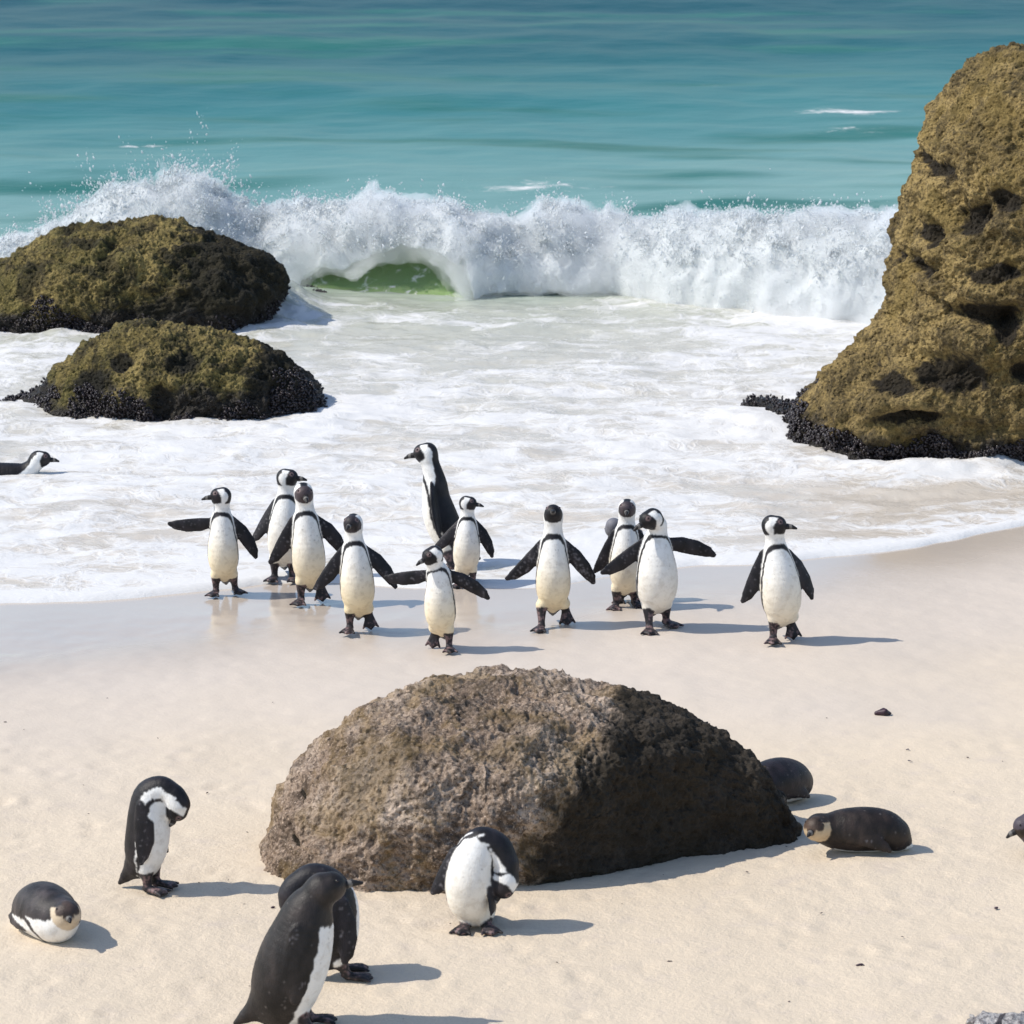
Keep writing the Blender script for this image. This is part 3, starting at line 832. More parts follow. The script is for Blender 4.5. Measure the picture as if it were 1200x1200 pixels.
class Penguin:
    """one bird in its own frame: feet at the origin, facing -Y, x to its left-hand side as seen from the front"""
    def __init__(s):
        s.torso = []; s.rest = []; s.front = []; s.parts = []
    def spine(s, nodes, fronts=None):
        """nodes (x,y,z,r,rest height); fronts: direction the belly side looks, per node"""
        A = np.array([list(n) + list(unit(f)) for n, f in zip(nodes, fronts or [(0, -1, 0)] * len(nodes))], float)
        E = np.vstack([2 * A[0] - A[1], A, 2 * A[-1] - A[-2]])
        out = []
        for i in range(1, len(E) - 2):
            p0, p1, p2, p3 = E[i - 1:i + 3]
            for t in np.arange(0, 1, 0.25):
                out.append(0.5 * (2 * p1 + (p2 - p0) * t + (2 * p0 - 5 * p1 + 4 * p2 - p3) * t * t + (3 * p1 - p0 - 3 * p2 + p3) * t ** 3))
        out.append(A[-1])
        s.torso = [tuple(q[:4]) for q in out]; s.rest = [q[4] for q in out]; s.front = [unit(q[5:8]) for q in out]
    def head(s, pos, fwd, up=(0, 0, 1), r=0.046, beak=0.058):
        f = unit(fwd); side = unit(np.cross(f, up)); u = np.cross(side, f)
        s.hp = np.array(pos, float); s.hf, s.hs, s.hu = f, side, u; s.hr = r
        p = s.hp
        s.headn = [(*(p - f * 0.010), r), (*(p + f * 0.016), r * 0.90), (*(p + f * 0.034 - u * 0.004), r * 0.52)]
        b0 = p + f * 0.036 - u * 0.006; b1 = p + f * (0.042 + beak * 0.62) - u * 0.010; b2 = p + f * (0.042 + beak) - u * 0.018
        s.beakn = [(*b0, 0.0165), (*b1, 0.0115), (*b2, 0.0055)]
    def flipper(s, root, u, flat, L=0.225, chord=1.0, bend=0.0):
        """u along the flipper, flat = normal of the broad side"""
        u = unit(u); w = unit(np.array(flat) - u * np.dot(flat, u)); v = np.cross(w, u)
        s.parts.append(('flipper', np.array(root, float), u, v, w, L, chord, bend))
    def leg(s, hip, ankle, toe, up=(0, 0, 1)):
        s.parts.append(('leg', np.array(hip, float), np.array(ankle, float), unit(toe), unit(up)))
    def tail(s, a, b):
        s.tailn = [(*a, 0.042), (*((np.array(a) * 0.45 + np.array(b) * 0.55)), 0.024), (*b, 0.009)]
    # ---- distances
    def dists(s, P):
        D = {}
        D['torso'] = chain(P, s.torso)
        D['tail'] = chain(P, s.tailn) if hasattr(s, 'tailn') else np.full(len(P), 9, np.float32)
        D['head'] = chain(P, s.headn)
        D['beak'] = chain(P, s.beakn)
        for i, p in enumerate(s.parts):
            if p[0] == 'flipper':
                _, r0, u, v, w, L, ch, bend = p
                q = P - r0
                a = q @ u; b = q @ v; c = q @ w
                k = L / 0.225
                b = b - bend * (a / L) ** 2 * np.sign(a)
                Q = np.stack([a, b, c * 3.1], 1).astype(np.float32)
                nd = [(-0.01, 0, 0, 0.026 * ch), (0.06 * k, 0.005, 0, 0.037 * ch), (0.13 * k, 0.002, 0, 0.036 * ch), (0.185 * k, -0.006, 0, 0.027 * ch), (0.218 * k, -0.016, 0, 0.014 * ch)]
                D['flipper%d' % i] = chain(Q, nd) * 0.62
            elif p[0] == 'leg':
                _, hip, an, toe, up = p
                d = chain(P, [(*hip, 0.028), (*(hip * 0.45 + an * 0.55), 0.019), (*an, 0.0145)])
                sd = np.cross(toe, up)
                q = P - an
                a = q @ toe; b = q @ sd; c = q @ up
                Q = np.stack([a, b, c * 2.2], 1).astype(np.float32)
                foot = chain(Q, [(-0.012, 0, 0, 0.013), (0.035, 0, -0.01, 0.021), (0.058, 0, -0.014, 0.027)]) * 0.6
                for sg in (-1, 0, 1):
                    foot = smin(foot, chain(np.stack([a, b, c], 1).astype(np.float32), [(0.0, 0, 0, 0.012), (0.05, sg * 0.020, -0.004, 0.0095), (0.086 - 0.008 * abs(sg), sg * 0.037, -0.009, 0.0055)]), 0.006)
                D['leg%d' % i] = smin(d, foot, 0.012)
        return D
    def combine(s, D):
        F = smin(D['torso'], D['head'], 0.030)
        F = smin(F, D['tail'], 0.035)
        for k, d in D.items():
            if k.startswith('flipper'): F = smin(F, d, 0.014)
            if k.startswith('leg'): F = smin(F, d, 0.020)
        return F
    def mesh(s, h=0.005):
        allp = [n for n in s.torso] + s.headn + s.beakn + (s.tailn if hasattr(s, 'tailn') else [])
        pts = [np.array(n[:3]) for n in allp]; rad = [n[3] for n in allp]
        for p in s.parts:
            if p[0] == 'flipper':
                pts += [p[1], p[1] + p[2] * p[5]]; rad += [0.05, 0.045]
            else:
                pts += [p[1], p[2], p[2] + p[3] * 0.09]; rad += [0.04, 0.03, 0.05]
        pts = np.array(pts); rad = np.array(rad)[:, None]
        lo = (pts - rad).min(0) - 0.02; hi = (pts + rad).max(0) + 0.02
        n = np.ceil((hi - lo) / h).astype(int) + 1
        g = [lo[i] + h * np.arange(n[i]) for i in range(3)]
        # coarse pass to find the cells near the skin, fine pass only there
        hc = 4
        gc = [x[::hc] for x in g]
        Pc = np.stack(np.meshgrid(*gc, indexing='ij'), -1).reshape(-1, 3).astype(np.float32)
        Fc = self_f = s.combine(s.dists(Pc)).reshape([len(x) for x in gc])
        F = np.repeat(np.repeat(np.repeat(Fc, hc, 0), hc, 1), hc, 2)[:n[0], :n[1], :n[2]].astype(np.float32)
        near = np.abs(F) < h * hc * 2.4
        ii = np.argwhere(near)
        P = (lo + h * ii).astype(np.float32)
        F[near] = s.combine(s.dists(P))
        return surface_nets(F, lo.astype(np.float32), h)
    # ---- plumage
    def paint(s, V, style):
        st = dict(black=BLACK, white=WHITE, cream=0.0, band=True, juvenile=False, face=BLACK, ring=None, mottle=0.0, phi0=75.0, seed=0.0, backs=(96, 96, 118, 128), pale=None)
        st.update(style)
        D = s.dists(V)
        keys = list(D.keys()); M = np.stack([D[k] for k in keys], 1)
        comp = M.argmin(1)
        col = np.zeros((len(V), 3)); col[:] = st['black']
        nz = noise3(V[:, 0] * 38 + st['seed'], V[:, 1] * 38, V[:, 2] * 38)
        nz2 = noise3(V[:, 0] * 120, V[:, 1] * 120, V[:, 2] * 120 + st['seed'])
        # torso
        _, seg, t = chain(V, s.torso, True)
        C = np.array([n[:3] for n in s.torso]); RZ = np.array(s.rest); FR = np.array(s.front)
        ax = C[seg] + (C[seg + 1] - C[seg]) * t[:, None]
        tan = C[seg + 1] - C[seg]; tan /= np.linalg.norm(tan, axis=1)[:, None]
        fr = FR[seg] + (FR[seg + 1] - FR[seg]) * t[:, None]
        fr -= tan * (fr * tan).sum(1)[:, None]; fr /= np.linalg.norm(fr, axis=1)[:, None] + 1e-9
        rv = V - ax; along = (rv * tan).sum(1); rv = rv - tan * along[:, None]
        rv /= np.linalg.norm(rv, axis=1)[:, None] + 1e-9
        phi = np.degrees(np.arccos(np.clip((rv * fr).sum(1), -1, 1))) + nz * 4
        z = RZ[seg] + (RZ[seg + 1] - RZ[seg]) * t + np.where((t <= 0) | (t >= 1), along, 0) + nz * 0.004
        zc, zt = 0.27, st.get('zt', 0.437)
        q = np.clip((z - zc) / (zt - zc), 0, None)
        p0 = st['phi0'] * (1 + 0.10 * sstep(0.25, 0.1, z))
        g = ((phi / p0) ** 3 + q ** 3) ** (1 / 3)
        back = np.interp(z, [0.0, 0.38, 0.45, 0.50], st['backs'])
        w = st['white'] * (1 - 0) ; wc = w[None] + (CREAM - w)[None] * (st['cream'] * sstep(0.44, 0.14, z))[:, None]
        wc = wc * (1 + 0.07 * noise3(V[:, 0] * 16, V[:, 1] * 16, V[:, 2] * 16 + st['seed']) - 0.10 * np.clip(noise3(V[:, 0] * 45, V[:, 1] * 45, V[:, 2] * 25 - st['seed']) - 0.25, 0, 1))[:, None]
        tor = np.where((phi > back)[:, None], st['black'][None], wc)
        if st['band']:
            bw = 1.17
            tor = np.where(((g > 1.0) & (g < bw))[:, None], st['black'][None], tor)
        if st['juvenile']:
            tor = np.where(((z > 0.40) | (phi > st['phi0']))[:, None], st['black'][None], wc)
        dots = (nz2 > 0.66) & (g < 0.8) & (z > 0.3)
        isT = np.isin(comp, [keys.index('torso')])
        tor[dots & isT] *= 0.35
        col[isT] = tor[isT]
        # tail
        col[comp == keys.index('tail')] = st['black']
        tl = (comp == keys.index('tail')) & (phi < 55) & (z < 0.2)
        col[tl] = wc[tl]
        # head
        rel = V - s.hp; rel = rel / (np.linalg.norm(rel, axis=1)[:, None] + 1e-9)
        f = rel @ s.hf; sd = np.abs(rel @ s.hs); u = rel @ s.hu
        hd = np.zeros((len(V), 3)); hd[:] = st['white'] if st['ring'] is None else st['ring']
        if st['juvenile']:
            hd[:] = st['black'] * 1.3
            hd[(f > 0.2) & (u < 0.1)] = st['face']
        else:
            crown = (sd < 0.42 + nz * 0.06) & (u > 0.30) | ((f < -0.35) & (sd < 0.72))
            hd[crown] = st['black']
            hd[(f > 0.02 + 0.55 * np.clip(u, 0, 1) + nz * 0.05)] = st['face']
            hd[(f > -0.05) & (u < -0.05) & (sd < 0.5) & (u > -0.85)] = st['face']
            sp = np.array([0.66, 0.62, 0.42]); sp /= np.linalg.norm(sp)
            dt = f * sp[0] + sd * sp[1] + u * sp[2]
            hd[dt > 0.975] = (0.17, 0.115, 0.115)
            hd[dt > 0.994] = (0.008, 0.006, 0.006)
        if st['pale'] is not None:      # pale faced youngster: dark cap, dark round the eyes
            hd[:] = st['black']
            pf = (f > 0.10 + nz * 0.06) & (u < 0.52)
            hd[pf] = st['pale']
            sp2 = np.array([0.80, 0.48, 0.30]); sp2 /= np.linalg.norm(sp2)
            dk = (f * sp2[0] + sd * sp2[1] + u * sp2[2] > 0.945) | ((sd < 0.30) & (f > 0.3) & (u > -0.12))
            hd[dk] = st['face']
        isH = comp == keys.index('head')
        # neck under the head takes the torso pattern with a soft handover
        col[isH] = hd[isH]
        bk = comp == keys.index('beak'); tb = (V - s.hp) @ s.hf
        col[bk] = (0.018, 0.016, 0.017)
        gb = bk & (tb > 0.066) & (tb < 0.080); col[gb] = (0.16, 0.15, 0.14)
        # flippers, feet
        for i, p in enumerate(s.parts):
            m = comp == keys.index(('flipper%d' if p[0] == 'flipper' else 'leg%d') % i)
            if p[0] == 'flipper':
                qv = V - p[1]; b = qv @ p[3]; a = qv @ p[2]; c = qv @ p[4]
                cc = np.tile(st['black'] * 1.25, (len(V), 1))
                mt = (c > 0) & (nz2 + 0.5 * nz > 0.55 - st['mottle']) & (np.abs(b) < 0.022)
                cc[mt] = (0.13, 0.12, 0.13)
                col[m] = cc[m]
            else:
                zz = V[:, 2]
                lc = np.tile(np.array([0.022, 0.019, 0.022]), (len(V), 1))
                lc[(nz2 + nz > 0.30)] = (0.20, 0.13, 0.13)
                up = ((V - p[1]) @ unit(p[2] - p[1])) < 0.012
                lc[up] = np.where((phi < back)[up][:, None], wc[up], st['black'][None])
                col[m] = lc[m]
        # worn, brownish feather tips on the dark plumage
        dk = (col.max(1) < 0.06) & ~np.isin(comp, [keys.index('beak')])
        wn2 = np.clip(0.45 + 0.75 * fbm(V[:, 0] * 22, V[:, 1] * 22, V[:, 2] * 13 + st['seed'], 3), 0, 1.4)
        col[dk] = col[dk] * (0.55 + 1.1 * wn2[dk])[:, None] + np.array([0.010, 0.006, 0.004]) * np.clip(wn2[dk] - 0.5, 0, 1)[:, None]
        if st['juvenile']:
            sp3 = dk & (nz2 > 0.70)
            col[sp3] = (0.16, 0.14, 0.13)
        return np.clip(col, 0, 1)

def smooth_mesh(V, F, it=2, lam=0.5):
    n = len(V); a = np.concatenate([F[:, i] for i in range(4)] ); b = np.concatenate([F[:, (i + 1) % 4] for i in range(4)])
    cnt = np.bincount(a, minlength=n) + np.bincount(b, minlength=n)
    for _ in range(it):
        S = np.stack([np.bincount(a, V[b, k], n) + np.bincount(b, V[a, k], n) for k in range(3)], 1)
        V = V + lam * (S / np.maximum(cnt, 1)[:, None] - V)
    return V.astype(np.float32)

def place(p, label, group, px, py, H, yaw=0.0, style=None, z=0.0, h=0.0045, gxy=None, roll=0.0, pitch=0.0):
    V, F = p.mesh(h)
    V = smooth_mesh(V, F, 1, 0.4)
    col = p.paint(V, style or {})
    ia = np.concatenate([F[:, i] for i in range(4)]); ib = np.concatenate([F[:, (i + 1) % 4] for i in range(4)])
    cn = np.bincount(ia, minlength=len(V)) + np.bincount(ib, minlength=len(V))
    av = np.stack([np.bincount(ia, col[ib, k], len(V)) + np.bincount(ib, col[ia, k], len(V)) for k in range(3)], 1) / np.maximum(cn, 1)[:, None]
    col = 0.5 * col + 0.5 * av                        # feathers of two colours overlap at the edge
    s = H / H0
    if roll:
        c, sn = math.cos(R(roll)), math.sin(R(roll))
        V = np.stack([V[:, 0] * c + V[:, 2] * sn, V[:, 1], -V[:, 0] * sn + V[:, 2] * c], 1)
    if pitch:
        c2, s2 = math.cos(R(pitch)), math.sin(R(pitch))
        V = np.stack([V[:, 0], V[:, 1] * c2 - V[:, 2] * s2, V[:, 1] * s2 + V[:, 2] * c2], 1)
        V[:, 2] = np.maximum(V[:, 2], -0.004)
    gx, gy = ground(px, py) if gxy is None else gxy
    o = build('penguin', V * s, F, M_PENG, cols={'plumage': col}, loc=(float(gx), float(gy), z))
    o.rotation_euler = (0, 0, R(yaw))
    tag(o, label, 'penguin', group)
    # the horny beak, a mesh of its own
    hb = 0.003
    pts = np.array([n[:3] for n in p.beakn]); lo = pts.min(0) - 0.024; hi = pts.max(0) + 0.024
    gr = [np.arange(lo[i], hi[i], hb) for i in range(3)]
    P = np.stack(np.meshgrid(*gr, indexing='ij'), -1); sh = P.shape[:3]
    Vb, Fb = surface_nets(chain(P.reshape(-1, 3).astype(np.float32), p.beakn).reshape(sh), lo.astype(np.float32), hb)
    tb = (Vb - p.hp) @ p.hf
    cb = np.tile(np.array([0.018, 0.016, 0.017]), (len(Vb), 1)); cb[(tb > 0.070) & (tb < 0.082)] = (0.16, 0.15, 0.14)
    if roll: Vb = np.stack([Vb[:, 0] * c + Vb[:, 2] * sn, Vb[:, 1], -Vb[:, 0] * sn + Vb[:, 2] * c], 1)
    if pitch: Vb = np.stack([Vb[:, 0], Vb[:, 1] * c2 - Vb[:, 2] * s2, Vb[:, 1] * s2 + Vb[:, 2] * c2], 1)
    build('beak', Vb * s, Fb, M_PENG, parent=o, cols={'plumage': cb})
    for sg in (-1, 1):                                # dark eyes set into the sides of the face
        dv = unit(p.hf * 0.66 + p.hs * 0.62 * sg + p.hu * 0.42)
        ts = np.linspace(0.0, 0.08, 60)
        Q = (p.hp + dv * ts[:, None]).astype(np.float32)
        F1 = p.combine(p.dists(Q)); k = int(np.argmax(F1 > 0))
        ec = p.hp + dv * (ts[k] - 0.0025)
        if roll: ec = np.array([ec[0] * c + ec[2] * sn, ec[1], -ec[0] * sn + ec[2] * c])
        if pitch: ec = np.array([ec[0], ec[1] * c2 - ec[2] * s2, ec[1] * s2 + ec[2] * c2])
        build('eye', (_ICO_V * 0.0055 + ec) * s, _ICO_F, M_EYE, parent=o)
    return o

def walker(head=(0, 0), neck=(0, 0), lean=0.0, flL=35, flR=35, twL=0, twR=0, swL=0, swR=0, legs=('down', 'down'), head_z=0.0, LL=0.225, LR=0.225, fat=1.0, spread=0.045, bend=0.0, headoff=(0, 0)):
    """upright bird facing the camera. head=(yaw,pitch) in degrees, positive yaw to image right; flL/flR: degrees the image-left/right flipper is raised"""
    p = Penguin()
    def L(x, z): return x + lean * (z - 0.10)
    nk = neck
    nodes = [(L(0, .13), 0.018, 0.135, 0.056 * fat, 0.135), (L(0, .19), 0.004, 0.19, 0.090 * fat, 0.19), (L(0, .265), -0.008, 0.265, 0.092 * fat, 0.265), (L(0, .345), -0.008, 0.345, 0.076 * fat, 0.345),
             (L(0, .41) + nk[0] * 0.2, 0.0 + nk[1] * 0.2, 0.41, 0.058, 0.41), (L(0, .455) + nk[0] * 0.55, 0.004 + nk[1] * 0.55, 0.455 + head_z * 0.4, 0.047, 0.455),
             (L(0, .50) + nk[0] * 0.9, 0.0 + nk[1] * 0.9, 0.505 + head_z * 0.8, 0.041, 0.505)]
    p.spine(nodes)
    hy, hpit = R(head[0]), R(head[1])
    f = (math.sin(hy) * math.cos(hpit), -math.cos(hy) * math.cos(hpit), math.sin(hpit))
    hp = (L(0, .55) + nk[0] + headoff[0], -0.010 + nk[1] + headoff[1], 0.548 + head_z)
    p.head(hp, f)
    p.tail((0, 0.060, 0.10), (0.0, 0.135, 0.035))
    for sg, ang, tw, sw, LN in ((-1, flL, twL, swL, LL), (1, flR, twR, swR, LR)):
        if ang is None: continue
        a = R(ang)
        u = np.array((sg * math.sin(a), math.sin(R(sw)), -math.cos(a)))
        fl = np.array((sg * math.sin(R(tw)) , -math.cos(R(tw)), 0.0))
        p.flipper((L(sg * 0.060, .40), 0.008, 0.398), u, fl, LN, 1.0, bend * sg)
    for sg, lg in ((-1, legs[0]), (1, legs[1])):
        hx = L(sg * spread, .1)
        if lg == 'down': p.leg((hx, 0.0, 0.115), (sg * spread, 0.012, 0.022), (sg * 0.22, -1, 0.0))
        elif lg == 'fwd': p.leg((hx, -0.01, 0.115), (sg * spread, -0.045, 0.022), (sg * 0.22, -1, 0.0))
        elif lg == 'back': p.leg((hx, 0.02, 0.115), (sg * spread * 1.1, 0.075, 0.085), (sg * 0.12, -0.35, -1.0), (sg * 0.0, -1, 0.35))
        elif lg == 'rear': p.leg((hx, 0.02, 0.115), (sg * spread * 1.2, 0.06, 0.022), (sg * 0.5, -1, 0.0))
    return p

GW = 'penguins walking up out of the surf'
place(walker(head=(-82, 0), flL=84, flR=36, twR=15, legs=('down', 'rear'), fat=0.88, lean=-0.02), 'penguin with head turned left and one flipper straight out, leftmost of the walking group', GW, 263, 698, 0.565, 0, dict(cream=0.85, seed=1))
place(walker(head=(80, 4), flL=28, flR=22, twL=40, lean=0.06, fat=0.93), 'penguin still standing in foam behind the grey faced bird, head turned right', GW, 332, 681, 0.595, 0, dict(cream=0.35, seed=2))
place(walker(head=(8, -6), flL=26, flR=42, twR=10, legs=('down', 'back'), lean=-0.06, fat=0.86, LR=0.20), 'penguin facing forward with round grey brown face, before the bird in the foam', GW, 364, 708, 0.625, 4, dict(cream=0.85, seed=3, face=np.array([0.06, 0.045, 0.05])))
place(walker(head=(-18, 5), flL=33, flR=42, twL=5, twR=30, legs=('down', 'back'), lean=-0.06, fat=0.90), 'penguin striding with lowered flippers, between the grey faced bird and the smallest spread bird', GW, 421, 741, 0.595, 4, dict(cream=0.95, seed=4, face=np.array([0.03, 0.025, 0.03])))
place(walker(head=(12, 6), flL=18, flR=16, twL=0, head_z=0.02, swL=-8, fat=0.86, lean=0.0), 'tall penguin turned side on, beak left and black back, rearmost in the wash', GW, 532, 668, 0.665, -108, dict(cream=0.35, seed=5), pitch=13)
place(walker(head=(78, 0), flL=40, flR=30, twL=25, twR=25, fat=0.92, lean=0.03), 'penguin with head turned right at the foam edge behind the smallest spread bird', GW, 546, 688, 0.48, 0, dict(cream=0.6, seed=6))
place(walker(head=(-52, -14), neck=(-0.022, -0.03), head_z=-0.035, flL=80, flR=64, legs=('back', 'down'), lean=-0.03, fat=0.86, spread=0.04), 'smallest penguin, leaning with both flippers spread wide and head low to the left', GW, 517, 763, 0.555, -8, dict(cream=0.85, seed=7))
place(walker(head=(-2, 28), head_z=0.012, flL=36, flR=36, legs=('fwd', 'back'), fat=0.89, spread=0.055, bend=0.02), 'penguin with raised beak and drooping flippers, alone in the middle of the group', GW, 648, 736, 0.61, 0, dict(cream=0.9, seed=8, mottle=0.25))
place(walker(head=(-6, 0), flL=24, flR=20, legs=('down', 'rear'), fat=0.9, lean=0.02), 'penguin facing forward behind the plump bird whose neck is bent left', GW, 732, 714, 0.565, 2, dict(cream=0.7, seed=9, face=np.array([0.045, 0.035, 0.04])))
place(walker(head=(-66, -14), neck=(0.012, -0.012), headoff=(-0.040, -0.018), head_z=-0.022, flL=52, flR=78, legs=('fwd', 'rear'), fat=1.02, lean=-0.03), 'plump white bellied penguin with neck bent left and flippers held out', GW, 770, 738, 0.64, 10, dict(cream=0.3, seed=10))
place(walker(head=(74, 3), flL=20, flR=32, twL=10, twR=35, legs=('down', 'back'), lean=-0.12, fat=0.98), 'penguin walking apart at the right of the group, head turned right', GW, 918, 753, 0.635, 8, dict(cream=0.55, seed=11))
# a grey youngster mostly hidden behind the pair
place(walker(head=(-150, -55), neck=(-0.085, 0.0), head_z=-0.10, flL=4, flR=4, fat=0.8, lean=-0.02), 'grey young penguin hidden behind the pair, only a rounded bit showing at their left', GW, 737, 706, 0.52, 0, dict(black=np.array([0.13, 0.13, 0.15]), face=np.array([0.16, 0.16, 0.18]), juvenile=True, seed=12))

# swimming bird at the left edge
p = Penguin()
p.spine([(0, 0.33, -0.035, 0.05, 0.13), (0, 0.24, -0.03, 0.085, 0.20), (0, 0.13, -0.03, 0.092, 0.28), (0, 0.04, -0.02, 0.08, 0.36), (0, -0.03, 0.0, 0.06, 0.42), (0, -0.075, 0.035, 0.047, 0.46), (0, -0.10, 0.07, 0.041, 0.50)],
        [(0, 0, -1)] * 4 + [(0, -0.5, -1), (0, -1, -0.6), (0, -1, -0.2)])
p.head((0, -0.125, 0.085), (0, -1, 0.03)); p.tail((0, 0.34, -0.02), (0, 0.45, -0.02))
p.flipper((0.07, 0.0, -0.04), (0.9, 0.3, -0.5), (0, 0.4, 1)); p.flipper((-0.07, 0.0, -0.04), (-0.9, 0.3, -0.5), (0, 0.4, 1))
place(p, 'penguin swimming in shallow foam at the left edge, only back and head showing', 'penguins in the water', 22, 560, 0.62, 90, dict(seed=13), z=0.025)

GR = 'penguins resting and preening on the dry sand'
# preening in profile, facing right, head tucked down to the breast
p = Penguin()
p.spine([(0, 0.030, 0.115, 0.060, 0.135), (0, 0.022, 0.17, 0.083, 0.19), (0, 0.010, 0.25, 0.086, 0.265), (0, 0.004, 0.325, 0.080, 0.345), (0, -0.006, 0.385, 0.068, 0.41), (0, -0.050, 0.418, 0.050, 0.455), (0, -0.098, 0.400, 0.043, 0.50)],
        [(0, -1, 0), (0, -1, 0), (0, -1, 0), (0, -1, -0.1), (0, -1, -0.5), (0, -0.3, -1), (0, 0.4, -1)])
p.head((0, -0.118, 0.352), (0.05, 0.22, -1), up=(0, -1, -0.1), beak=0.045)
p.tail((0, 0.075, 0.085), (0, 0.135, 0.02))
for sg in (-1, 1):
    p.flipper((sg * 0.072, 0.000, 0.350), (sg * 0.08, -0.06, -1), (sg, -0.25, 0), 0.215, 0.92)
    p.leg((sg * 0.04, 0.005, 0.10), (sg * 0.042, 0.0, 0.022), (sg * 0.1, -1, 0))
place(p, 'penguin standing side on at the left with its head bowed to preen its breast', GR, 178, 1044, 0.585, 72, dict(seed=14, phi0=74.0, backs=(97, 97, 104, 108)))

# preening bird before the boulder: neck arched over to the right
p = Penguin()
p.spine([(0.0, 0.02, 0.070, 0.066, 0.135), (-0.022, 0.01, 0.110, 0.082, 0.19), (-0.022, 0.0, 0.180, 0.088, 0.265), (-0.006, 0.005, 0.255, 0.080, 0.345), (0.020, 0.010, 0.312, 0.064, 0.41), (0.075, 0.006, 0.300, 0.054, 0.455), (0.108, -0.010, 0.245, 0.047, 0.50)],
        [(-0.1, -1, 0), (-0.15, -1, 0), (-0.2, -1, 0), (-0.3, -1, -0.1), (-0.5, -0.7, -0.9), (-0.7, -0.45, -0.9), (-1, -0.5, -0.3)])
p.head((0.105, -0.030, 0.180), (-0.40, -0.20, -1), up=(1, 0.1, -0.4), beak=0.05)
p.tail((0.03, 0.07, 0.06), (0.06, 0.14, 0.012))
p.flipper((-0.082, -0.005, 0.275), (-0.42, -0.05, -1), (-0.45, -0.9, 0), 0.16, 0.9)
p.flipper((0.050, -0.03, 0.20), (0.10, -0.30, -1), (0.9, -0.5, 0), 0.13, 0.8)
for sg in (-1, 1): p.leg((sg * 0.036, 0.0, 0.05), (sg * 0.038, -0.015, 0.020), (sg * 0.25 , -1, 0))
place(p, 'penguin doubled over preening its flank right in front of the big boulder', GR, 558, 1088, 0.615, 0, dict(cream=0.3, seed=15, phi0=66.0, backs=(92, 86, 60, 56)))

# dark bird in the foreground, hunched, beak to the right
p = Penguin()
p.spine([(0, 0.055, 0.09, 0.086, 0.135), (0, 0.040, 0.155, 0.113, 0.19), (0, 0.012, 0.24, 0.117, 0.265), (0, -0.016, 0.325, 0.101, 0.345), (0, -0.034, 0.395, 0.080, 0.41), (0, -0.050, 0.432, 0.060, 0.455), (0, -0.066, 0.456, 0.050, 0.50)],
        [(0, -1, 0.1)] * 7)
p.head((0.0, -0.096, 0.480), (0.16, -1, 0.26), r=0.054, beak=0.072)
p.tail((0, 0.13, 0.075), (0, 0.205, 0.02))
p.flipper((-0.094, 0.0, 0.345), (-0.08, -0.05, -1), (-1, -0.2, 0), 0.22, 0.9); p.flipper((0.094, 0.0, 0.345), (0.08, -0.05, -1), (1, -0.2, 0), 0.22, 0.9)
for sg in (-1, 1): p.leg((sg * 0.045, 0.0, 0.09), (sg * 0.048, -0.035, 0.022), (sg * 0.12, -1, 0))
place(p, 'dark hunched penguin in the foreground at the bottom edge, beak raised to the right', GR, 350, 1206, 0.63, 90, dict(black=np.array([0.017, 0.014, 0.0135]), face=np.array([0.035, 0.028, 0.025]), seed=16, phi0=58.0, band=False, juvenile=True))

# black bird right behind it, facing right, head laid back over its shoulder
p = Penguin()
p.spine([(0.0, 0.02, 0.10, 0.064, 0.135), (0.0, 0.015, 0.16, 0.086, 0.19), (0.0, 0.010, 0.235, 0.088, 0.265), (0.0, 0.015, 0.295, 0.080, 0.345), (0.0, 0.040, 0.350, 0.064, 0.41), (0.0, 0.090, 0.375, 0.052, 0.455), (0.0, 0.140, 0.350, 0.047, 0.50)],
        [(-0.0, -1, 0), (0, -1, 0), (0, -1, 0), (0.3, -1, 0.1), (1.0, -0.5, 0.2), (1.0, 0, 0.0), (1.0, 0.3, 0.0)])
p.head((0.0, 0.165, 0.305), (0.1, 0.05, -1), up=(0, 1, 0.1), beak=0.05)
p.tail((0.0, 0.075, 0.075), (0.0, 0.14, 0.02))
p.flipper((-0.078, -0.01, 0.285), (-0.08, -0.10, -1), (-1, 0.1, 0), 0.20); p.flipper((0.078, -0.01, 0.285), (0.08, -0.1, -1), (1, 0.1, 0), 0.20)
for sg in (-1, 1): p.leg((sg * 0.042, 0.0, 0.08), (sg * 0.045, -0.03, 0.022), (sg * 0.15, -1, 0))
place(p, 'black penguin with head laid back over its shoulder, behind the hunched foreground bird', GR, 396, 1146, 0.60, 100, dict(seed=17, phi0=34.0, face=BLACK, band=False, juvenile=True, black=BLACK * 1.2))

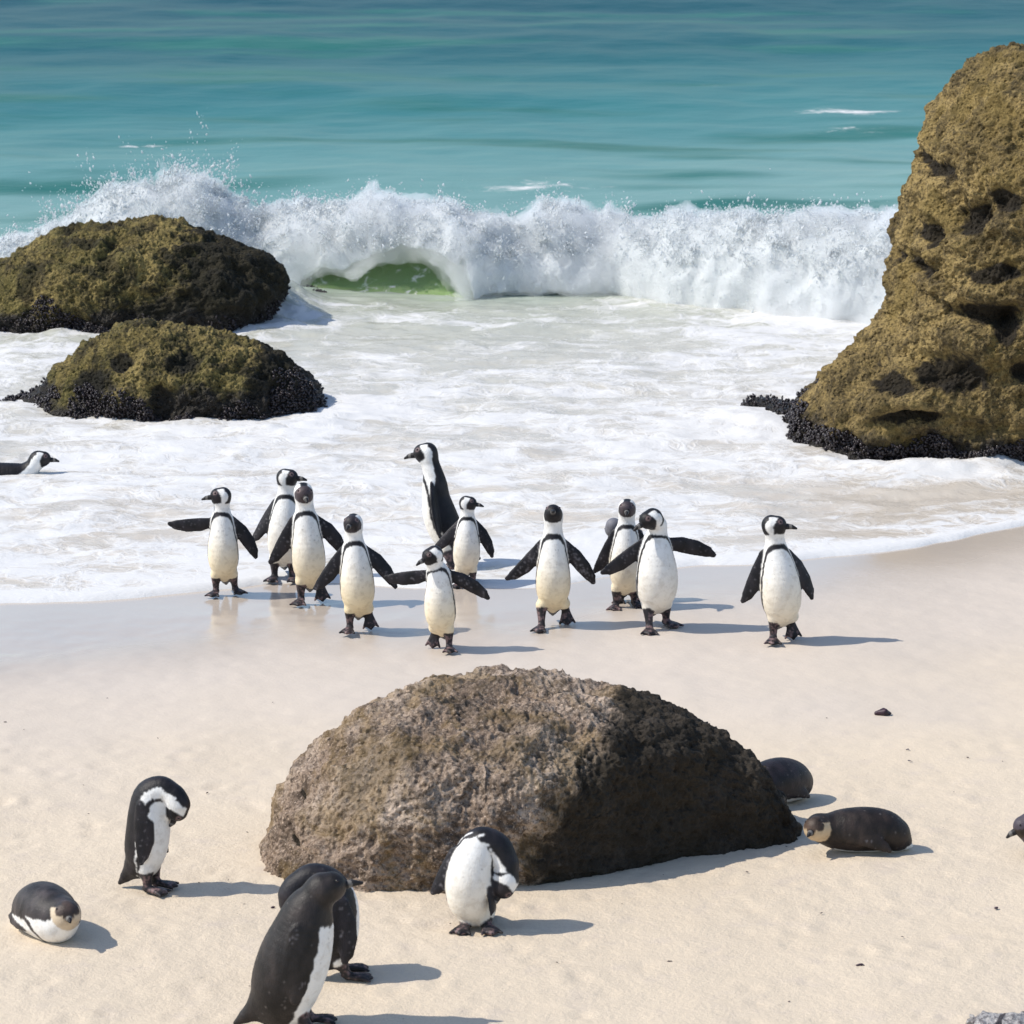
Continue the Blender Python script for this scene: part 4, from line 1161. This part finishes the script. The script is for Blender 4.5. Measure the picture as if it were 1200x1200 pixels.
# lying birds
def lying(length=0.30, rad=0.088, headpos=(0, -0.17, 0.09), headf=(0, -1, 0.0), headr=0.047, hump=0.0, flip=True):
    p = Penguin()
    L = length
    p.spine([(0, L * 0.58, 0.070, rad * 0.80, 0.135), (0, L * 0.42, 0.085, rad * 0.98, 0.19), (0, L * 0.18, 0.090 + hump, rad * 1.06, 0.265), (0, -L * 0.12, 0.09 + hump, rad * 1.0, 0.345), (0, -L * 0.34, 0.09, rad * 0.78, 0.41), (0, -L * 0.45, 0.098, rad * 0.52, 0.455), (headpos[0] * 0.8, headpos[1] + 0.03, headpos[2] - 0.005, 0.040, 0.50)],
            [(0, 0, -1)] * 4 + [(0, -0.5, -1), (0, -1, -0.8), (0, -1, -0.5)])
    p.head(headpos, headf, r=headr, beak=0.050)
    p.tail((0, L * 0.66, 0.045), (0, L * 0.84, 0.02))
    if flip:
        p.flipper((-0.078, -0.02, 0.085), (-0.16, 1, -0.24), (-1, -0.1, 0.25), 0.16, 0.8); p.flipper((0.078, -0.02, 0.085), (0.16, 1, -0.24), (1, -0.1, 0.25), 0.16, 0.8)
    return p
TAN = np.array([0.55, 0.42, 0.27])
place(lying(0.24, 0.098, (0.012, -0.128, 0.130), (-0.25, -1, 0.18), 0.057, 0.008), 'penguin lying on its belly with a tan face, alone at the lower left', GR, 58, 1100, 0.60, 30, dict(seed=18, black=np.array([0.034, 0.029, 0.03]), pale=np.array([0.56, 0.46, 0.34]), face=np.array([0.05, 0.035, 0.03]), phi0=84.0, zt=0.385))
place(lying(0.27, 0.084, (0.036, -0.148, 0.112), (1.25, -0.8, 0.14), 0.055), 'dark penguin chick with tan face lying at the right end of the big boulder', GR, 1000, 998, 0.60, -86, dict(seed=19, black=np.array([0.019, 0.0135, 0.0115]), pale=TAN, face=np.array([0.05, 0.033, 0.025]), phi0=34.0, band=False, juvenile=True))
place(lying(0.26, 0.094, (0.0, -0.13, 0.10), (-0.2, -1, -0.5), 0.047, 0.006), 'dark penguin lying half hidden behind the right end of the big boulder', GR, 903, 942, 0.57, -50, dict(seed=20, black=np.array([0.015, 0.012, 0.015]), phi0=48.0, band=False, juvenile=True))
place(lying(0.28, 0.090, (0.0, -0.150, 0.130), (0.15, -1, -0.35)), 'penguin resting at the right edge of the picture, only beak and brow in view', GR, 1248, 1004, 0.60, -90, dict(seed=21, black=np.array([0.05, 0.04, 0.05]), juvenile=True, face=np.array([0.04, 0.028, 0.02]), phi0=60.0))

# ------------------------------------------------------------------ washed up bits
def scrap(name, label, cat, px, py, size, mat, seed, strands=3, group=None):
    rs = np.random.RandomState(seed)
    gx, gy = ground(px, py)
    lo = np.array([-size * 1.5, -size, -0.012]); h = size / 11.0
    g = [np.arange(-size * 1.5, size * 1.5, h), np.arange(-size, size, h), np.arange(-0.012, size * 0.7, h)]
    P = np.stack(np.meshgrid(*g, indexing='ij'), -1)
    sh = P.shape[:3]; P = P.reshape(-1, 3).astype(np.float32)
    F = np.full(len(P), 9.0, np.float32)
    for k in range(strands):
        a = np.array([rs.uniform(-0.9, -0.2), rs.uniform(-0.4, 0.4), rs.uniform(0.02, 0.2)]) * size
        b = np.array([rs.uniform(-0.1, 0.2), rs.uniform(-0.2, 0.2), rs.uniform(0.1, 0.3)]) * size
        c = np.array([rs.uniform(0.4, 1.1), rs.uniform(-0.4, 0.4), 0.02]) * size
        F = smin(F, chain(P, [(*a, size * 0.16), (*b, size * 0.22), (*c, size * 0.07)]), size * 0.1)
    F = F.reshape(sh); F[0] = F[-1] = 1; F[:, 0] = F[:, -1] = 1; F[:, :, 0] = F[:, :, -1] = 1
    V, Fc = surface_nets(F, np.array([g[0][0], g[1][0], g[2][0]], np.float32), h)
    o = build(name, V, Fc, mat, loc=(float(gx), float(gy), 0.004))
    tag(o, label, cat, group)
scrap('seaweed_scrap', 'dark purple scrap of seaweed on open sand below the bird walking apart', 'seaweed', 1036, 838, 0.055, M_WEED, 1)
scrap('seaweed_scrap', 'small dark scrap of seaweed on the bare foreground sand at the lower right', 'seaweed', 1009, 1133, 0.024, M_WEED, 2)
scrap('pebble', 'tiny grey pebble on the sand below the purple seaweed, upper of two', 'pebble', 1064, 880, 0.014, M_PEBBLE, 3, 1)
scrap('pebble', 'tiny grey pebble on the sand below the purple seaweed, lower of two', 'pebble', 1065, 893, 0.014, M_PEBBLE, 4, 1)

def stone(name, label, px, py, rx, ry, rz, mat, seed):
    gx, gy = ground(px, py); h = 0.006
    g = [np.arange(-rx - 0.03, rx + 0.03, h), np.arange(-ry - 0.03, ry + 0.03, h), np.arange(-0.03, rz + 0.03, h)]
    X, Y, Z = np.meshgrid(*g, indexing='ij')
    F = (np.sqrt((X / rx) ** 2 + (Y / ry) ** 2 + (Z / rz) ** 2) - 1) * rz
    F -= 0.018 * fbm(X * 11 + seed, Y * 11, Z * 11, 3) + 0.006 * fbm(X * 45, Y * 45, Z * 45 + seed, 2)
    F[0] = F[-1] = 1; F[:, 0] = F[:, -1] = 1; F[:, :, 0] = F[:, :, -1] = 1
    V, Fc = surface_nets(F.astype(np.float32), np.array([q[0] for q in g], np.float32), h)
    crack = np.exp(-((V[:, 0] - 0.35 * V[:, 1] + 0.02) / 0.012) ** 2)
    o = build(name, V, Fc, mat, attrs={'stain_shade': crack}, loc=(float(gx), float(gy), 0.0))
    tag(o, label, 'stone')
stone('stone', 'pale grey stone sunk in the sand at the bottom right corner', 1180, 1206, 0.13, 0.10, 0.045, M_ROCK_PALE, 3)

def grit():
    rs = np.random.RandomState(77)
    n = 110
    px = rs.uniform(-40, 1240, n); py = 800 + 420 * rs.uniform(0, 1, n) ** 0.8
    gx, gy = ground(px, py)
    C = np.stack([gx, gy, np.full(n, 0.004)], 1)
    r = np.clip(rs.lognormal(math.log(0.0026), 0.5, n), 0.0012, 0.007)
    A = np.eye(3)[None] + rs.normal(0, 0.3, (n, 3, 3)); A[:, :, 2] *= 0.5; A[:, 0] *= 1.5
    V, F = scatter_blobs(C, r, A)
    o = build('beach_grit', V, F, M_WEED)
    tag(o, 'tiny dark bits of shell and kelp strewn over the dry sand', 'beach grit', kind='stuff')
grit()
